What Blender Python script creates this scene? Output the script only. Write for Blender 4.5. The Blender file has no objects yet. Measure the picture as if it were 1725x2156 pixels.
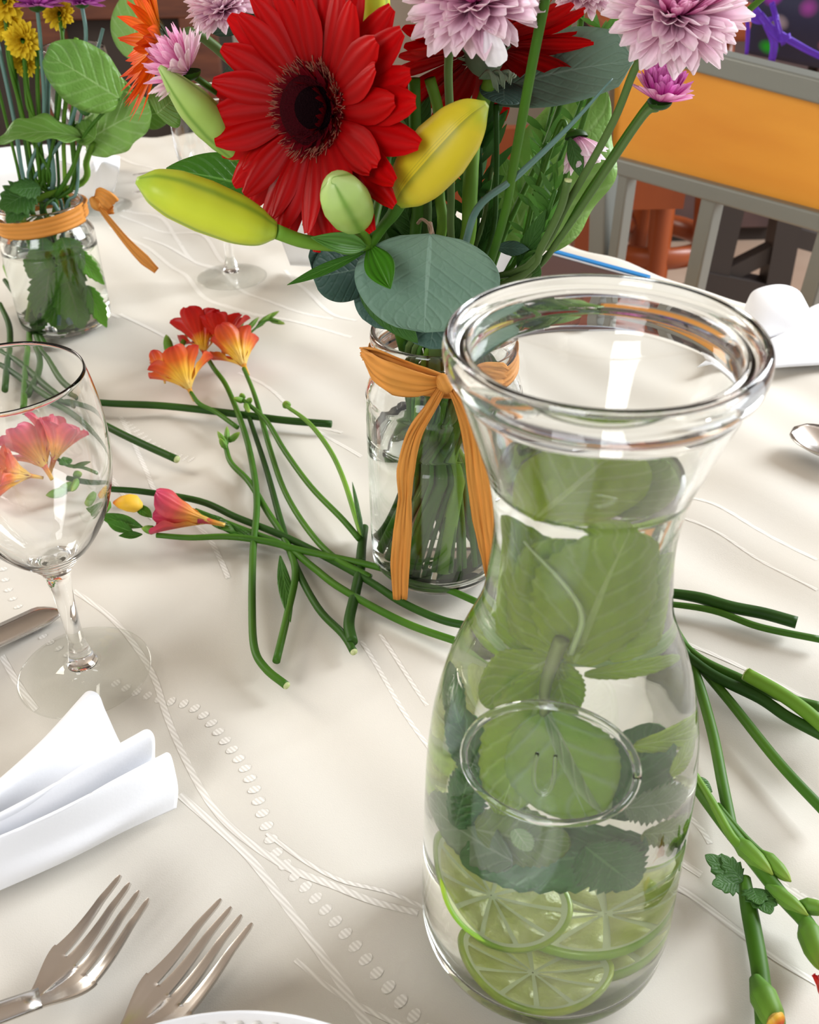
import bpy, math, random
import numpy as np
from mathutils import Vector, Matrix
random.seed(7); RNG = np.random.RandomState(7)
PI = math.pi
SC = bpy.context.scene
COL = SC.collection

# ------------------------------------------------------------------ camera
FPX = 2052.8; TH = math.radians(35.0977); RO = math.radians(-1.02306)
CAM = np.array([0, 0, .35])
FW = np.array([0, math.cos(TH), -math.sin(TH)]); _r = np.array([1., 0, 0]); _u = np.cross(_r, FW)
RT = math.cos(RO) * _r + math.sin(RO) * _u; UP = -math.sin(RO) * _r + math.cos(RO) * _u
cd = bpy.data.cameras.new('camera'); cam = bpy.data.objects.new('camera', cd); COL.objects.link(cam)
cam.matrix_world = Matrix(((RT[0], UP[0], -FW[0], 0), (RT[1], UP[1], -FW[1], 0), (RT[2], UP[2], -FW[2], .35), (0, 0, 0, 1)))
cd.sensor_fit = 'VERTICAL'; cd.sensor_height = 36; cd.lens = FPX / 2156 * 36
cd.clip_start = .01
cd.dof.use_dof = True; cd.dof.focus_distance = .44; cd.dof.aperture_fstop = 22
SC.camera = cam
# ------------------------------------------------------------------ world, lights, exposure
w = bpy.data.worlds.new('world'); SC.world = w; w.use_nodes = True
bg = w.node_tree.nodes['Background']; bg.inputs[0].default_value = (.95, .96, 1.0, 1); bg.inputs[1].default_value = .55
def area(name, loc, target, sx, sy, power, color):
    l = bpy.data.lights.new(name, 'AREA'); l.shape = 'RECTANGLE'; l.size = sx; l.size_y = sy; l.energy = power; l.color = color
    o = bpy.data.objects.new(name, l); COL.objects.link(o); o.location = loc
    o.rotation_euler = (Vector(target) - Vector(loc)).to_track_quat('-Z', 'Y').to_euler(); return o
area('window_light', (2.3, 1.6, 1.15), (0, .5, 0), 1.2, 1.5, 130, (.92, .96, 1))
area('window_light', (-2.4, 1.9, 1.2), (0, .5, 0), .9, 1.3, 50, (1, .95, .86))
area('window_light', (-.9, -1.3, .95), (.05, .3, .1), .8, 1.1, 24, (.97, .98, 1))
SC.view_settings.view_transform = 'Standard'; SC.view_settings.look = 'None'
SC.view_settings.gamma = 1; SC.view_settings.use_curve_mapping = False; SC.view_settings.exposure = .08
cy = SC.cycles
cy.use_denoising = True; cy.max_bounces = 20; cy.transmission_bounces = 18; cy.glossy_bounces = 6; cy.diffuse_bounces = 3
cy.transparent_max_bounces = 12; cy.caustics_refractive = True; cy.caustics_reflective = False
cy.sample_clamp_indirect = 12; cy.blur_glossy = .5

# ------------------------------------------------------------------ pixel helpers (photo px -> points in the room)
def ray(x, y): return FW + RT * (x - 862.5) / FPX - UP * (y - 1078) / FPX
def P(x, y, z=0.):            # on the horizontal plane z
    d = ray(x, y); return CAM + d * (z - .35) / d[2]
def D(x, y, Y):               # on the upright plane at distance Y
    d = ray(x, y); return CAM + d * (Y / d[1])
def pxm(p): return FPX / ((np.array(p) - CAM) @ FW)
def nrm(v): v = np.array(v, float); return v / (np.linalg.norm(v) + 1e-12)

# ------------------------------------------------------------------ materials
MATS = {}
def sock(b, *names):
    for n in names:
        if n in b.inputs: return b.inputs[n]
def mat(name, col, rough=.5, metal=0, col2=None, nscale=30, bump=0, bscale=200, trans=0, ior=1.45, spec=None, emit=None, coat=0, stretch=None, coord='Object'):
    if name in MATS: return MATS[name]
    m = bpy.data.materials.new(name); m.use_nodes = True; nt = m.node_tree; b = nt.nodes['Principled BSDF']
    b.inputs['Base Color'].default_value = (*col, 1); b.inputs['Roughness'].default_value = rough; b.inputs['Metallic'].default_value = metal
    b.inputs['IOR'].default_value = ior; sock(b, 'Transmission Weight').default_value = trans
    if spec is not None: sock(b, 'Specular IOR Level').default_value = spec
    if coat: sock(b, 'Coat Weight').default_value = coat
    if col2 or bump:
        tc = nt.nodes.new('ShaderNodeTexCoord'); mp = nt.nodes.new('ShaderNodeMapping'); nt.links.new(tc.outputs[coord], mp.inputs[0])
        if stretch: mp.inputs['Scale'].default_value = stretch
    if col2:
        n = nt.nodes.new('ShaderNodeTexNoise'); n.inputs['Scale'].default_value = nscale; n.inputs['Detail'].default_value = 4
        nt.links.new(mp.outputs[0], n.inputs['Vector'])
        r = nt.nodes.new('ShaderNodeValToRGB'); r.color_ramp.elements[0].color = (*col, 1); r.color_ramp.elements[1].color = (*col2, 1)
        r.color_ramp.elements[0].position = .35; r.color_ramp.elements[1].position = .65
        nt.links.new(n.outputs[0], r.inputs[0]); nt.links.new(r.outputs[0], b.inputs['Base Color'])
    if bump:
        n2 = nt.nodes.new('ShaderNodeTexNoise'); n2.inputs['Scale'].default_value = bscale; n2.inputs['Detail'].default_value = 3
        nt.links.new(mp.outputs[0], n2.inputs['Vector'])
        bp = nt.nodes.new('ShaderNodeBump'); bp.inputs['Strength'].default_value = bump; bp.inputs['Distance'].default_value = .002
        nt.links.new(n2.outputs[0], bp.inputs['Height']); nt.links.new(bp.outputs[0], b.inputs['Normal'])
    MATS[name] = m; return m
def mth(nt, op, a, b=None, c=None):
    n = nt.nodes.new('ShaderNodeMath'); n.operation = op
    for i, v in enumerate((a, b, c)):
        if v is None: continue
        if isinstance(v, (int, float)): n.inputs[i].default_value = v
        else: nt.links.new(v, n.inputs[i])
    return n.outputs[0]
def uvramp(name, stops, rough=.55, transl=.25, ribs=0, ribk=9, veins=0, veink=9, vein_col=None, slant=.35, midrib=0, noise=.12, wet=False, grooves=0, groove_col=None, back=None):
    """petal / leaf skin: colour along v (base to tip), ribs along u, side veins, midrib, some light through it"""
    if name in MATS: return MATS[name]
    m = bpy.data.materials.new(name); m.use_nodes = True; nt = m.node_tree; b = nt.nodes['Principled BSDF']; L = nt.links.new
    uv = nt.nodes.new('ShaderNodeUVMap'); sp = nt.nodes.new('ShaderNodeSeparateXYZ'); L(uv.outputs[0], sp.inputs[0])
    u, v = sp.outputs[0], sp.outputs[1]
    nz = nt.nodes.new('ShaderNodeTexNoise'); nz.inputs['Scale'].default_value = 90; nz.inputs['Detail'].default_value = 3
    tc = nt.nodes.new('ShaderNodeTexCoord'); L(tc.outputs['Object'], nz.inputs['Vector'])
    vv = mth(nt, 'ADD', v, mth(nt, 'MULTIPLY', mth(nt, 'SUBTRACT', nz.outputs[0], .5), noise))
    r = nt.nodes.new('ShaderNodeValToRGB'); e = r.color_ramp.elements
    while len(e) < len(stops): e.new(.5)
    for k, (p, c) in enumerate(stops): e[k].position = p; e[k].color = (*c, 1)
    L(vv, r.inputs[0]); col = r.outputs[0]
    cu = mth(nt, 'SUBTRACT', u, .5); au = mth(nt, 'ABSOLUTE', cu); h = None
    if veins:
        ph = mth(nt, 'MULTIPLY', mth(nt, 'SUBTRACT', v, mth(nt, 'MULTIPLY', au, slant * 2)), veink * 2 * PI)
        ph = mth(nt, 'ADD', ph, mth(nt, 'MULTIPLY', nz.outputs[0], 1.6))
        s = mth(nt, 'POWER', mth(nt, 'ABSOLUTE', mth(nt, 'COSINE', mth(nt, 'MULTIPLY', ph, .5))), 14)
        vo = nt.nodes.new('ShaderNodeTexVoronoi'); vo.feature = 'DISTANCE_TO_EDGE'; vo.inputs['Scale'].default_value = 260; L(tc.outputs['Object'], vo.inputs['Vector'])
        cell = mth(nt, 'MINIMUM', mth(nt, 'MULTIPLY', vo.outputs['Distance'], 4), 1)
        mx = nt.nodes.new('ShaderNodeMixRGB'); L(mth(nt, 'MULTIPLY', s, veins), mx.inputs[0]); L(col, mx.inputs[1]); mx.inputs[2].default_value = (*vein_col, 1); col = mx.outputs[0]
        h = mth(nt, 'SUBTRACT', mth(nt, 'MULTIPLY', cell, .4), s)
    if midrib:
        s = mth(nt, 'LESS_THAN', au, mth(nt, 'MULTIPLY', mth(nt, 'SUBTRACT', 1.15, v), midrib))
        mx = nt.nodes.new('ShaderNodeMixRGB'); L(s, mx.inputs[0]); L(col, mx.inputs[1]); mx.inputs[2].default_value = (*vein_col, 1); col = mx.outputs[0]
    if ribs:
        s = mth(nt, 'SINE', mth(nt, 'MULTIPLY', u, ribk * 2 * PI)); s = mth(nt, 'MULTIPLY_ADD', s, .5, .5)
        mx = nt.nodes.new('ShaderNodeMixRGB'); mx.blend_type = 'MULTIPLY'; L(mth(nt, 'MULTIPLY', s, ribs), mx.inputs[0]); L(col, mx.inputs[1]); mx.inputs[2].default_value = (.45, .4, .4, 1); col = mx.outputs[0]
        h = s
    if grooves:
        s = mth(nt, 'POWER', mth(nt, 'ABSOLUTE', mth(nt, 'COSINE', mth(nt, 'MULTIPLY', u, grooves * PI))), 26)
        mx = nt.nodes.new('ShaderNodeMixRGB'); L(mth(nt, 'MULTIPLY', s, .8), mx.inputs[0]); L(col, mx.inputs[1]); mx.inputs[2].default_value = (*groove_col, 1); col = mx.outputs[0]
    if back:
        gm = nt.nodes.new('ShaderNodeNewGeometry'); mx = nt.nodes.new('ShaderNodeMixRGB'); L(gm.outputs['Backfacing'], mx.inputs[0]); L(col, mx.inputs[1]); mx.inputs[2].default_value = (*back, 1); col = mx.outputs[0]
    L(col, b.inputs['Base Color']); b.inputs['Roughness'].default_value = rough
    sock(b, 'Specular IOR Level').default_value = .12 if 'gerbera' in name else .3
    if wet: b.inputs['Roughness'].default_value = .25
    bp = nt.nodes.new('ShaderNodeBump'); bp.inputs['Strength'].default_value = .5; bp.inputs['Distance'].default_value = .0006
    L(h if h is not None else nz.outputs[0], bp.inputs['Height']); L(bp.outputs[0], b.inputs['Normal'])
    if transl:
        t = nt.nodes.new('ShaderNodeBsdfTranslucent'); L(col, t.inputs[0]); ms = nt.nodes.new('ShaderNodeMixShader'); ms.inputs[0].default_value = transl
        out = nt.nodes['Material Output']; L(b.outputs[0], ms.inputs[1]); L(t.outputs[0], ms.inputs[2]); L(ms.outputs[0], out.inputs[0])
    MATS[name] = m; return m
GLASS = mat('clear_glass', (.985, .995, .985), 0, trans=1, ior=1.46)
THIN = mat('wine_glass_clear', (.99, .995, .99), 0, trans=1, ior=1.45)
def thinglass(name):
    m = bpy.data.materials.new(name); m.use_nodes = True; nt = m.node_tree; L = nt.links.new; nt.nodes.remove(nt.nodes['Principled BSDF'])
    t = nt.nodes.new('ShaderNodeBsdfTransparent'); t.inputs[0].default_value = (.975, .98, .97, 1); g_ = nt.nodes.new('ShaderNodeBsdfGlossy'); g_.inputs['Roughness'].default_value = 0
    f_ = nt.nodes.new('ShaderNodeFresnel'); gm = nt.nodes.new('ShaderNodeNewGeometry'); L(mth(nt, 'SUBTRACT', 1.45, mth(nt, 'MULTIPLY', gm.outputs['Backfacing'], 1.45 - 1 / 1.45)), f_.inputs[0]); mx = nt.nodes.new('ShaderNodeMixShader'); L(f_.outputs[0], mx.inputs[0]); L(t.outputs[0], mx.inputs[1]); L(g_.outputs[0], mx.inputs[2]); L(mx.outputs[0], nt.nodes['Material Output'].inputs[0]); return m
SHEET = thinglass('thin_sheet_glass')
WATER = mat('water', (.975, .99, .965), 0, trans=1, ior=1.33)
STEEL = mat('cutlery_steel', (.66, .63, .60), .22, 1)
PORC = mat('porcelain', (.85, .86, .87), .15)
NAPK = mat('napkin_cotton', (.86, .87, .9), .9, bump=.03, bscale=600)

# ------------------------------------------------------------------ object helpers
def tag(o, label=None, cat=None, group=None, kind=None):
    if label: o['label'] = label
    if cat: o['category'] = cat
    if group: o['group'] = group
    if kind: o['kind'] = kind
    return o
def thing(name, label, cat, loc, group=None):
    o = bpy.data.objects.new(name, None); COL.objects.link(o); o.location = [float(t) for t in loc]; o.empty_display_size = .01
    return tag(o, label, cat, group)
def mesh(name, V, F, UV=None, m=None, smooth=True):
    me = bpy.data.meshes.new(name); me.from_pydata([tuple(map(float, v)) for v in V], [], [tuple(map(int, f)) for f in F])
    if UV is not None:
        ul = me.uv_layers.new(name='UVMap'); idx = np.zeros(len(me.loops), int); me.loops.foreach_get('vertex_index', idx)
        ul.data.foreach_set('uv', np.asarray(UV, float)[idx].ravel())
    if smooth: me.polygons.foreach_set('use_smooth', [True] * len(me.polygons))
    if m: me.materials.append(m)
    me.update(); return me
def rootloc(p):
    l = np.array(p.location, float)
    while p.parent: p = p.parent; l = l + np.array(p.location, float)
    return l
def add(name, me, parent=None, M=None):
    """link mesh `me` (world or M-space coordinates) under parent"""
    o = bpy.data.objects.new(name, me); COL.objects.link(o)
    if M is None: M = Matrix.Identity(4)
    if parent is not None:
        o.parent = parent; M = Matrix.Translation([-float(t) for t in rootloc(parent)]) @ M
        if parent.type == 'MESH' and 'MB' in parent: pass
    o.matrix_basis = M; return o
def solid(o, t):
    md = o.modifiers.new('thickness', 'SOLIDIFY'); md.thickness = t; md.offset = 0; return o
def grid(nu, nv, closed=False):
    F = []
    for i in range(nv - 1):
        for j in range(nu - (0 if closed else 1)):
            k = (j + 1) % nu; F.append((i * nu + j, i * nu + k, (i + 1) * nu + k, (i + 1) * nu + j))
    return F
def smoothpath(pts, n=6):
    pts = [np.array(p, float) for p in pts]
    if len(pts) < 3: return np.array([pts[0] + (pts[-1] - pts[0]) * t for t in np.linspace(0, 1, n + 1)])
    q = [2 * pts[0] - pts[1]] + pts + [2 * pts[-1] - pts[-2]]; out = []
    for i in range(1, len(q) - 2):
        for t in np.linspace(0, 1, n, endpoint=False):
            a, b, c, d = q[i - 1:i + 3]
            out.append(.5 * ((2 * b) + (-a + c) * t + (2 * a - 5 * b + 4 * c - d) * t * t + (-a + 3 * b - 3 * c + d) * t ** 3))
    out.append(q[-2]); return np.array(out)
def tubemesh(name, pts, rad, m, seg=10, n=5, raw=False, lobes=0, lobe=.1, flat=1):
    p = np.array(pts) if raw else smoothpath(pts, n); N = len(p)
    rad = np.interp(np.linspace(0, 1, N), np.linspace(0, 1, len(rad)), rad) if hasattr(rad, '__len__') else np.full(N, rad)
    T = np.gradient(p, axis=0); T /= (np.linalg.norm(T, axis=1)[:, None] + 1e-12)
    a = np.array([0, 0, 1.]) if abs(T[0][2]) < .9 else np.array([1., 0, 0]); U = nrm(np.cross(T[0], a)); V = []; UV = []
    for i in range(N):
        U = nrm(U - T[i] * (U @ T[i])); W = np.cross(T[i], U)
        for k in range(seg):
            t = 2 * PI * k / seg; r = rad[i] * (1 + lobe * math.cos(lobes * t)) if lobes else rad[i]
            V.append(p[i] + r * (math.cos(t) * U + flat * math.sin(t) * W)); UV.append((k / seg, i / (N - 1)))
    F = grid(seg, N, True); V += [p[0], p[-1]]; UV += [(.5, 0), (.5, 1)]
    for k in range(seg): F.append((len(V) - 2, (k + 1) % seg, k)); F.append((len(V) - 1, (N - 1) * seg + k, (N - 1) * seg + (k + 1) % seg))
    return mesh(name, V, F, UV, m)
def tube(name, pts, rad, m, parent=None, **k): return add(name, tubemesh(name, pts, rad, m, **k), parent)
def lathemesh(name, prof, m, seg=96, c=(0, 0, 0)):
    V = []; F = []; n = len(prof)
    for r, z in prof:
        for k in range(seg): t = 2 * PI * k / seg; V.append((c[0] + r * math.cos(t), c[1] + r * math.sin(t), c[2] + z))
    for i in range(n - 1):
        for k in range(seg):
            j = (k + 1) % seg; F.append((i * seg + k, i * seg + j, (i + 1) * seg + j, (i + 1) * seg + k))
    return mesh(name, V, F, None, m)
def closed_lathe(name, prof, m, seg=96, c=(0, 0, 0)):
    """profile starts and ends on the axis (r tiny)"""
    return lathemesh(name, prof, m, seg, c)
def boxmesh(name, c, s, m, R=None, bevel=0):
    V = []; R = np.eye(3) if R is None else R
    for x in (-.5, .5):
        for y in (-.5, .5):
            for z in (-.5, .5): V.append(np.array(c) + R @ (np.array([x, y, z]) * s))
    F = [(0, 1, 3, 2), (4, 6, 7, 5), (0, 4, 5, 1), (2, 3, 7, 6), (0, 2, 6, 4), (1, 5, 7, 3)]
    return mesh(name, V, F, None, m, smooth=False)
def box(name, c, s, m, parent=None, R=None, bevel=0):
    o = add(name, boxmesh(name, c, s, m, R), parent)
    if bevel: b = o.modifiers.new('bevel', 'BEVEL'); b.width = bevel; b.segments = 3
    return o
def frame(dirv, up):
    y = nrm(dirv); z = np.array(up, float); z = nrm(z - y * (z @ y)); x = np.cross(y, z); return x, y, z
def M4(x, y, z, o, s=1.):
    return Matrix(((x[0] * s, y[0] * s, z[0] * s, o[0]), (x[1] * s, y[1] * s, z[1] * s, o[1]), (x[2] * s, y[2] * s, z[2] * s, o[2]), (0, 0, 0, 1)))
def bladegrid(L, W, prof, cup=.0, curl=0., nu=5, nv=9, wave=0, tipnotch=0, side=0, ph=0., serr=0, sk=10, fold=0, wk=3):
    """petal or leaf in local space: base at origin, along +Y, face +Z. prof(t)=half-width factor"""
    V = []; UV = []
    for i in range(nv):
        t = i / (nv - 1)
        # arc: curl is total bend (radians) upward
        if abs(curl) > 1e-4: a = curl * t; y = L * math.sin(a) / curl; z = L * (1 - math.cos(a)) / curl; ca, sa = math.cos(a), math.sin(a)
        else: y, z, ca, sa = L * t, 0, 1, 0
        wv = W * .5 * prof(t)
        if serr: wv *= 1 + serr * (((t * sk) % 1) - .5)
        for j in range(nu):
            s = -1 + 2 * j / (nu - 1)
            h = cup * wv * s * s + fold * wv * abs(s) + wave * W * math.sin(wk * 2 * PI * t + ph + (s > 0) * 1.1) * abs(s) ** 1.5
            yy = -tipnotch * L * (abs(s) ** 2) * max(0, t - .8) * 5
            V.append((s * wv + side * L * t * t, y - sa * h + yy * ca, z + ca * h + yy * sa)); UV.append((.5 + s * .5, t))
    return V, grid(nu, nv), UV
def p_petal(t): return (math.sin(PI * min(1, t * .93 + .04)) ** .55) * (.35 + .65 * min(1, t * 1.6))
def p_round(t): return (max(0, 1 - (2 * t - 1) ** 2)) ** .5 * .98 + .02
def p_ovate(t): return max(.02, (math.sin(PI * t ** .75)) ** .8) if 0 < t < 1 else .03
def p_lance(t): return max(.03, (math.sin(PI * (t * .96 + .03)) ** 1.0))
def p_blade(t): return max(.04, (1 - t ** 3) * min(1, .5 + t * 2))
def p_spoon(t): return (.5 + .5 * math.sin(PI * min(1, t ** 1.2 * .8))) * (1 if t < .78 else math.sqrt(max(.03, 1 - ((t - .78) / .225) ** 2)))
def leaf(name, base, tip, width, m, parent=None, up=None, prof=p_ovate, nv=21, nu=9, thick=.0003, clamp=None, **k):
    base = np.array(base, float); tip = np.array(tip, float); L = np.linalg.norm(tip - base); curl = k.get('curl', 0)
    up = (CAM - base) if up is None else up
    x, y, z = frame(tip - base, up)
    if abs(curl) > 1e-4:   # keep the chord on base-tip
        ch = 2 * math.sin(curl / 2) / curl; L = L / abs(ch); c, s = math.cos(-curl / 2), math.sin(-curl / 2)
        y, z = c * y + s * z, -s * y + c * z
    V, F, UV = bladegrid(L, width, prof, nu=nu, nv=nv, **k)
    if clamp:
        V = [clamp(base + x * v[0] + y * v[1] + z * v[2]) for v in V]; o = add(name, mesh(name, V, F, UV, m), parent)
    else: o = add(name, mesh(name, V, F, UV, m), parent, M4(x, y, z, base))
    if thick: solid(o, thick)
    return o
def strip(name, pts, widths, m, parent=None, side=None, creases=5, amp=.0006, n=6, thick=.0003, seed=1):
    """crinkled raffia-like strip; side = vector(s) giving width direction"""
    p = smoothpath(pts, n); N = len(p); sd = smoothpath(side, n) if len(np.shape(side)) == 2 else np.tile(side, (N, 1))
    wd = np.interp(np.linspace(0, 1, N), np.linspace(0, 1, len(widths)), widths); T = np.gradient(p, axis=0); V = []; UV = []; nu = 13
    rs = np.random.RandomState(seed); off = rs.uniform(-1, 1, nu)
    for i in range(N):
        s_ = nrm(sd[i] - nrm(T[i]) * (sd[i] @ nrm(T[i]))); nn = np.cross(nrm(T[i]), s_)
        for j in range(nu):
            s = -1 + 2 * j / (nu - 1); V.append(p[i] + s_ * s * wd[i] / 2 + nn * amp * (off[j] + .5 * math.sin(i * .5 + j * 2.3))); UV.append((.5 + s / 2, i / (N - 1)))
    o = add(name, mesh(name, V, grid(nu, N), UV, m), parent); solid(o, thick); return o

# ------------------------------------------------------------------ room
CREAM = mat('cream_plaster', (.62, .54, .44), .9, col2=(.58, .5, .4), nscale=2)
FLOOR = mat('floor_tile', (.38, .26, .19), .5, col2=(.46, .34, .26), nscale=3)
DARKW = mat('dark_red_wood', (.075, .022, .012), .45, col2=(.13, .04, .018), nscale=6, stretch=(1, 1, 8))
BLACKW = mat('cabinet_inside', (.03, .02, .015), .7)
f = box('floor', (0, 1.6, -.78), (7, 5, .06), FLOOR); f['kind'] = 'structure'
o = box('wall_back', (0, 3.75, .6), (7, .1, 2.8), CREAM); o['kind'] = 'structure'
o = box('wall_left', (-3.2, 1.8, .6), (.1, 4, 2.8), CREAM); o['kind'] = 'structure'
o = box('baseboard_back', (0, 3.68, -.68), (7, .03, .12), mat('white_trim', (.6, .55, .48), .6)); o['kind'] = 'structure'

o = box('ceiling', (0, 1.0, 1.95), (7.2, 5.6, .08), mat('ceiling_boards', (.42, .36, .30), .6)); o['kind'] = 'structure'

# dark cabinet with chicken wire behind the left bouquet
cab = thing('cabinet', 'dark red-brown wooden cabinet with chicken wire doors behind the left bouquet', 'cabinet', (-1.5, 3.0, -.75))
box('carcass', (-1.5, 3.25, .15), (1.9, .5, 1.8), BLACKW, cab)
for xx in (-2.45, -1.62, -.98, -.56): box('post', (xx, 2.985, .15), (.1, .04, 1.8), DARKW, cab, bevel=.005)
for zz in (-.7, -.02, 1.02): box('rail', (-1.5, 2.98, zz), (1.9, .035, .1), DARKW, cab, bevel=.005)
WIRE = mat('galvanised_wire', (.3, .26, .2), .4, .8)
V = []; F = []; hs = .045
def addtube(V, F, a, b, r):
    x, y, z = frame(np.array(b) - np.array(a), (0, 1, .1)); k0 = len(V)
    for q in (a, b):
        for k in range(4): V.append(np.array(q) + r * (math.cos(k * PI / 2) * x + math.sin(k * PI / 2) * z))
    for k in range(4): F.append((k0 + k, k0 + (k + 1) % 4, k0 + 4 + (k + 1) % 4, k0 + 4 + k))
for x0, x1 in ((-1.57, -1.03), (-.93, -.6)):
    nx = int((x1 - x0) / (hs * 1.5)); 
    for i in range(nx + 1):
        for j in range(13):
            c = np.array([x0 + i * hs * 1.5, 2.97, .06 + (j + (i % 2) * .5) * hs * math.sqrt(3)])
            pts = [c + hs * np.array([math.cos(a), 0, math.sin(a)]) for a in (0, PI / 3, 2 * PI / 3, PI)]
            for a, b in zip(pts[:-1], pts[1:]):
                addtube(V, F, a, b, .0022)
tag(add('chicken_wire', mesh('chicken_wire', V, F, None, WIRE), cab), kind='stuff')

# ------------------------------------------------------------------ table
def c2(p): return np.array([p[0], p[1]])
C0 = c2(P(412, 268)); ER = nrm(c2(P(1725, 668)) - C0); EL = nrm(c2(P(205, 296)) - C0)
TABW = mat('table_wood', (.2, .12, .07), .5)
A = C0; B = C0 + ER * 2.2; Dd = C0 + EL * 1.4; Cc = B + EL * 1.9; Dd = C0 + EL * 1.9
tb = thing('dining_table', 'large dining table hidden under the cream cloth', 'table', (0, .6, -.75))
V = []
for q in (A, B, Cc, Dd):
    ce = (A + B + Cc + Dd) / 4; q2 = ce + (q - ce) * .985
    V += [(q2[0], q2[1], -.012), (q2[0], q2[1], -.045)]
add('tabletop', mesh('tabletop', V, [(0, 2, 4, 6), (1, 7, 5, 3), (0, 1, 3, 2), (2, 3, 5, 4), (4, 5, 7, 6), (6, 7, 1, 0)], None, TABW, False), tb)
for q in (A, B, Cc, Dd):
    q2 = ce + (q - ce) * .9; box('leg', (q2[0], q2[1], -.395), (.06, .06, .71), TABW, tb)
def cloth_z(x, y):
    h = .5 * math.sin(38 * x + 21 * y + 1.2 * math.sin(17 * y)) + .35 * math.sin(61 * y - 33 * x + 2) + .3 * math.sin(24 * x - 47 * y + 1.5 * math.sin(9 * x)) + .25*math.sin(95*x+70*y)
    return -.0050 + .0035 * h
CLOTH = mat('damask_cloth', (.66, .625, .555), .62, col2=(.68, .645, .575), nscale=5, bump=.08, bscale=1800)
MATS.pop('x', None)
def clothmesh():
    nU, nV = 260, 230; V = []; F = []
    fl = ce
    xs = np.linspace(0, 1, nU); ys = np.linspace(0, 1, nV)
    for v in ys:
        for u in xs:
            # denser near the photo's foreground is not needed; bilinear patch
            q = A * (1 - u) * (1 - v) + B * u * (1 - v) + Cc * u * v + Dd * (1 - u) * v
            V.append((q[0], q[1], cloth_z(q[0], q[1])))
    F = grid(nU, nV)
    # hanging skirt round the four edges with soft folds
    ring = [i for i in range(nU)] + [(r + 1) * nU - 1 for r in range(1, nV)] + [(nV - 1) * nU + i for i in range(nU - 2, -1, -1)] + [r * nU for r in range(nV - 2, 0, -1)]
    prev = ring; n = len(ring)
    for lvl, (dz, out) in enumerate(((-.01, .006), (-.04, .009), (-.12, .015), (-.24, .022))):
        cur = []
        for k, i in enumerate(ring):
            b = V[i]; o_ = nrm(np.array([b[0] - fl[0], b[1] - fl[1]])); wv = .012 * lvl / 3 * math.sin(k * .35)
            V.append((b[0] + o_[0] * (out + wv), b[1] + o_[1] * (out + wv), b[2] + dz)); cur.append(len(V) - 1)
        for k in range(n): F.append((prev[k], cur[k], cur[(k + 1) % n], prev[(k + 1) % n]))
        prev = cur
    return mesh('tablecloth', V, F, None, CLOTH)
cl = thing('tablecloth', 'cream damask tablecloth with woven wavy lines and dots', 'tablecloth', (0, .6, 0))
add('cloth', clothmesh(), cl)
# woven satin pattern: wavy bands and dot chains
WEAVE = mat('woven_satin', (.86, .83, .76), .55)
nt = WEAVE.node_tree; tc = nt.nodes.new('ShaderNodeTexCoord'); wv = nt.nodes.new('ShaderNodeTexWave'); wv.bands_direction = 'DIAGONAL'; wv.inputs['Scale'].default_value = 260; nt.links.new(tc.outputs['Object'], wv.inputs['Vector'])
mx = nt.nodes.new('ShaderNodeMixRGB'); mx.inputs[1].default_value = (.69, .655, .59, 1); mx.inputs[2].default_value = (.88, .85, .79, 1); nt.links.new(wv.outputs[0], mx.inputs[0]); nt.links.new(mx.outputs[0], nt.nodes['Principled BSDF'].inputs['Base Color'])
def band(pts, wd, z=.0):
    p = smoothpath([P(x, y) for x, y in pts], 10); V = []; T = np.gradient(p, axis=0)
    for i in range(len(p)):
        n_ = nrm(np.array([-T[i][1], T[i][0], 0])); 
        for s in (-1, 0, 1):
            q = p[i] + n_ * s * wd / 2; V.append((q[0], q[1], cloth_z(q[0], q[1]) + .00014))
    o = add('woven_band', mesh('woven_band', V, grid(3, len(p)), None, WEAVE), cl)
BANDS = [
 ([(150, 1225), (230, 1290), (280, 1345), (320, 1410), (350, 1500), (390, 1590), (440, 1680), (500, 1745), (600, 1810), (700, 1850), (790, 1885), (880, 1905)], .0030),
 ([(375, 1660), (430, 1710), (520, 1790), (600, 1890), (670, 1990), (730, 2080), (790, 2170)], .0034),
 ([(0, 1370), (30, 1420), (70, 1475)], .003),
 ([(760, 1340), (800, 1400), (850, 1480), (900, 1550), (960, 1620)], .0022), ([(800, 1330), (850, 1400), (900, 1470)], .002),
 ([(720, 900), (640, 870), (580, 820), (540, 790), (500, 770)], .003), ([(250, 860), (300, 960), (330, 1030), (400, 1080), (440, 1120), (480, 1210)], .003),
 ([(215, 960), (260, 1030), (320, 1080)], .003), ([(560, 1745), (640, 1800), (720, 1840), (820, 1862), (900, 1895)], .0018),
 ([(640, 870), (700, 915), (760, 945)], .003), ([(250, 650), (300, 680), (370, 710)], .004), ([(250, 660), (210, 640)], .004),
 ([(230, 470), (320, 520), (380, 560), (430, 610), (520, 650), (620, 670), (740, 700)], .0042), ([(260, 430), (340, 450), (390, 520), (450, 560)], .004),
 ([(300, 490), (400, 530), (460, 560), (520, 610), (600, 640), (700, 660)], .0042), ([(220, 310), (260, 330), (330, 355)], .005),
 ([(600, 560), (650, 610), (700, 650), (750, 665)], .004), ([(250, 440), (330, 470), (420, 485), (470, 540)], .004),
 ([(1410, 1330), (1450, 1350), (1540, 1385), (1640, 1425), (1725, 1470)], .0028), ([(1430, 1030), (1500, 1050), (1580, 1090), (1660, 1130), (1725, 1165)], .003),
 ([(1430, 1075), (1520, 1110), (1620, 1170), (1725, 1230)], .002), ([(1380, 1850), (1450, 1870), (1560, 1950), (1640, 2010), (1725, 2060)], .0028),
 ([(1400, 1770), (1430, 1800), (1480, 1830)], .0035), ([(1440, 1690), (1480, 1730), (1500, 1760)], .0025), ([(620, 2010), (700, 2075), (790, 2120), (870, 2150)], .002)]
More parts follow.
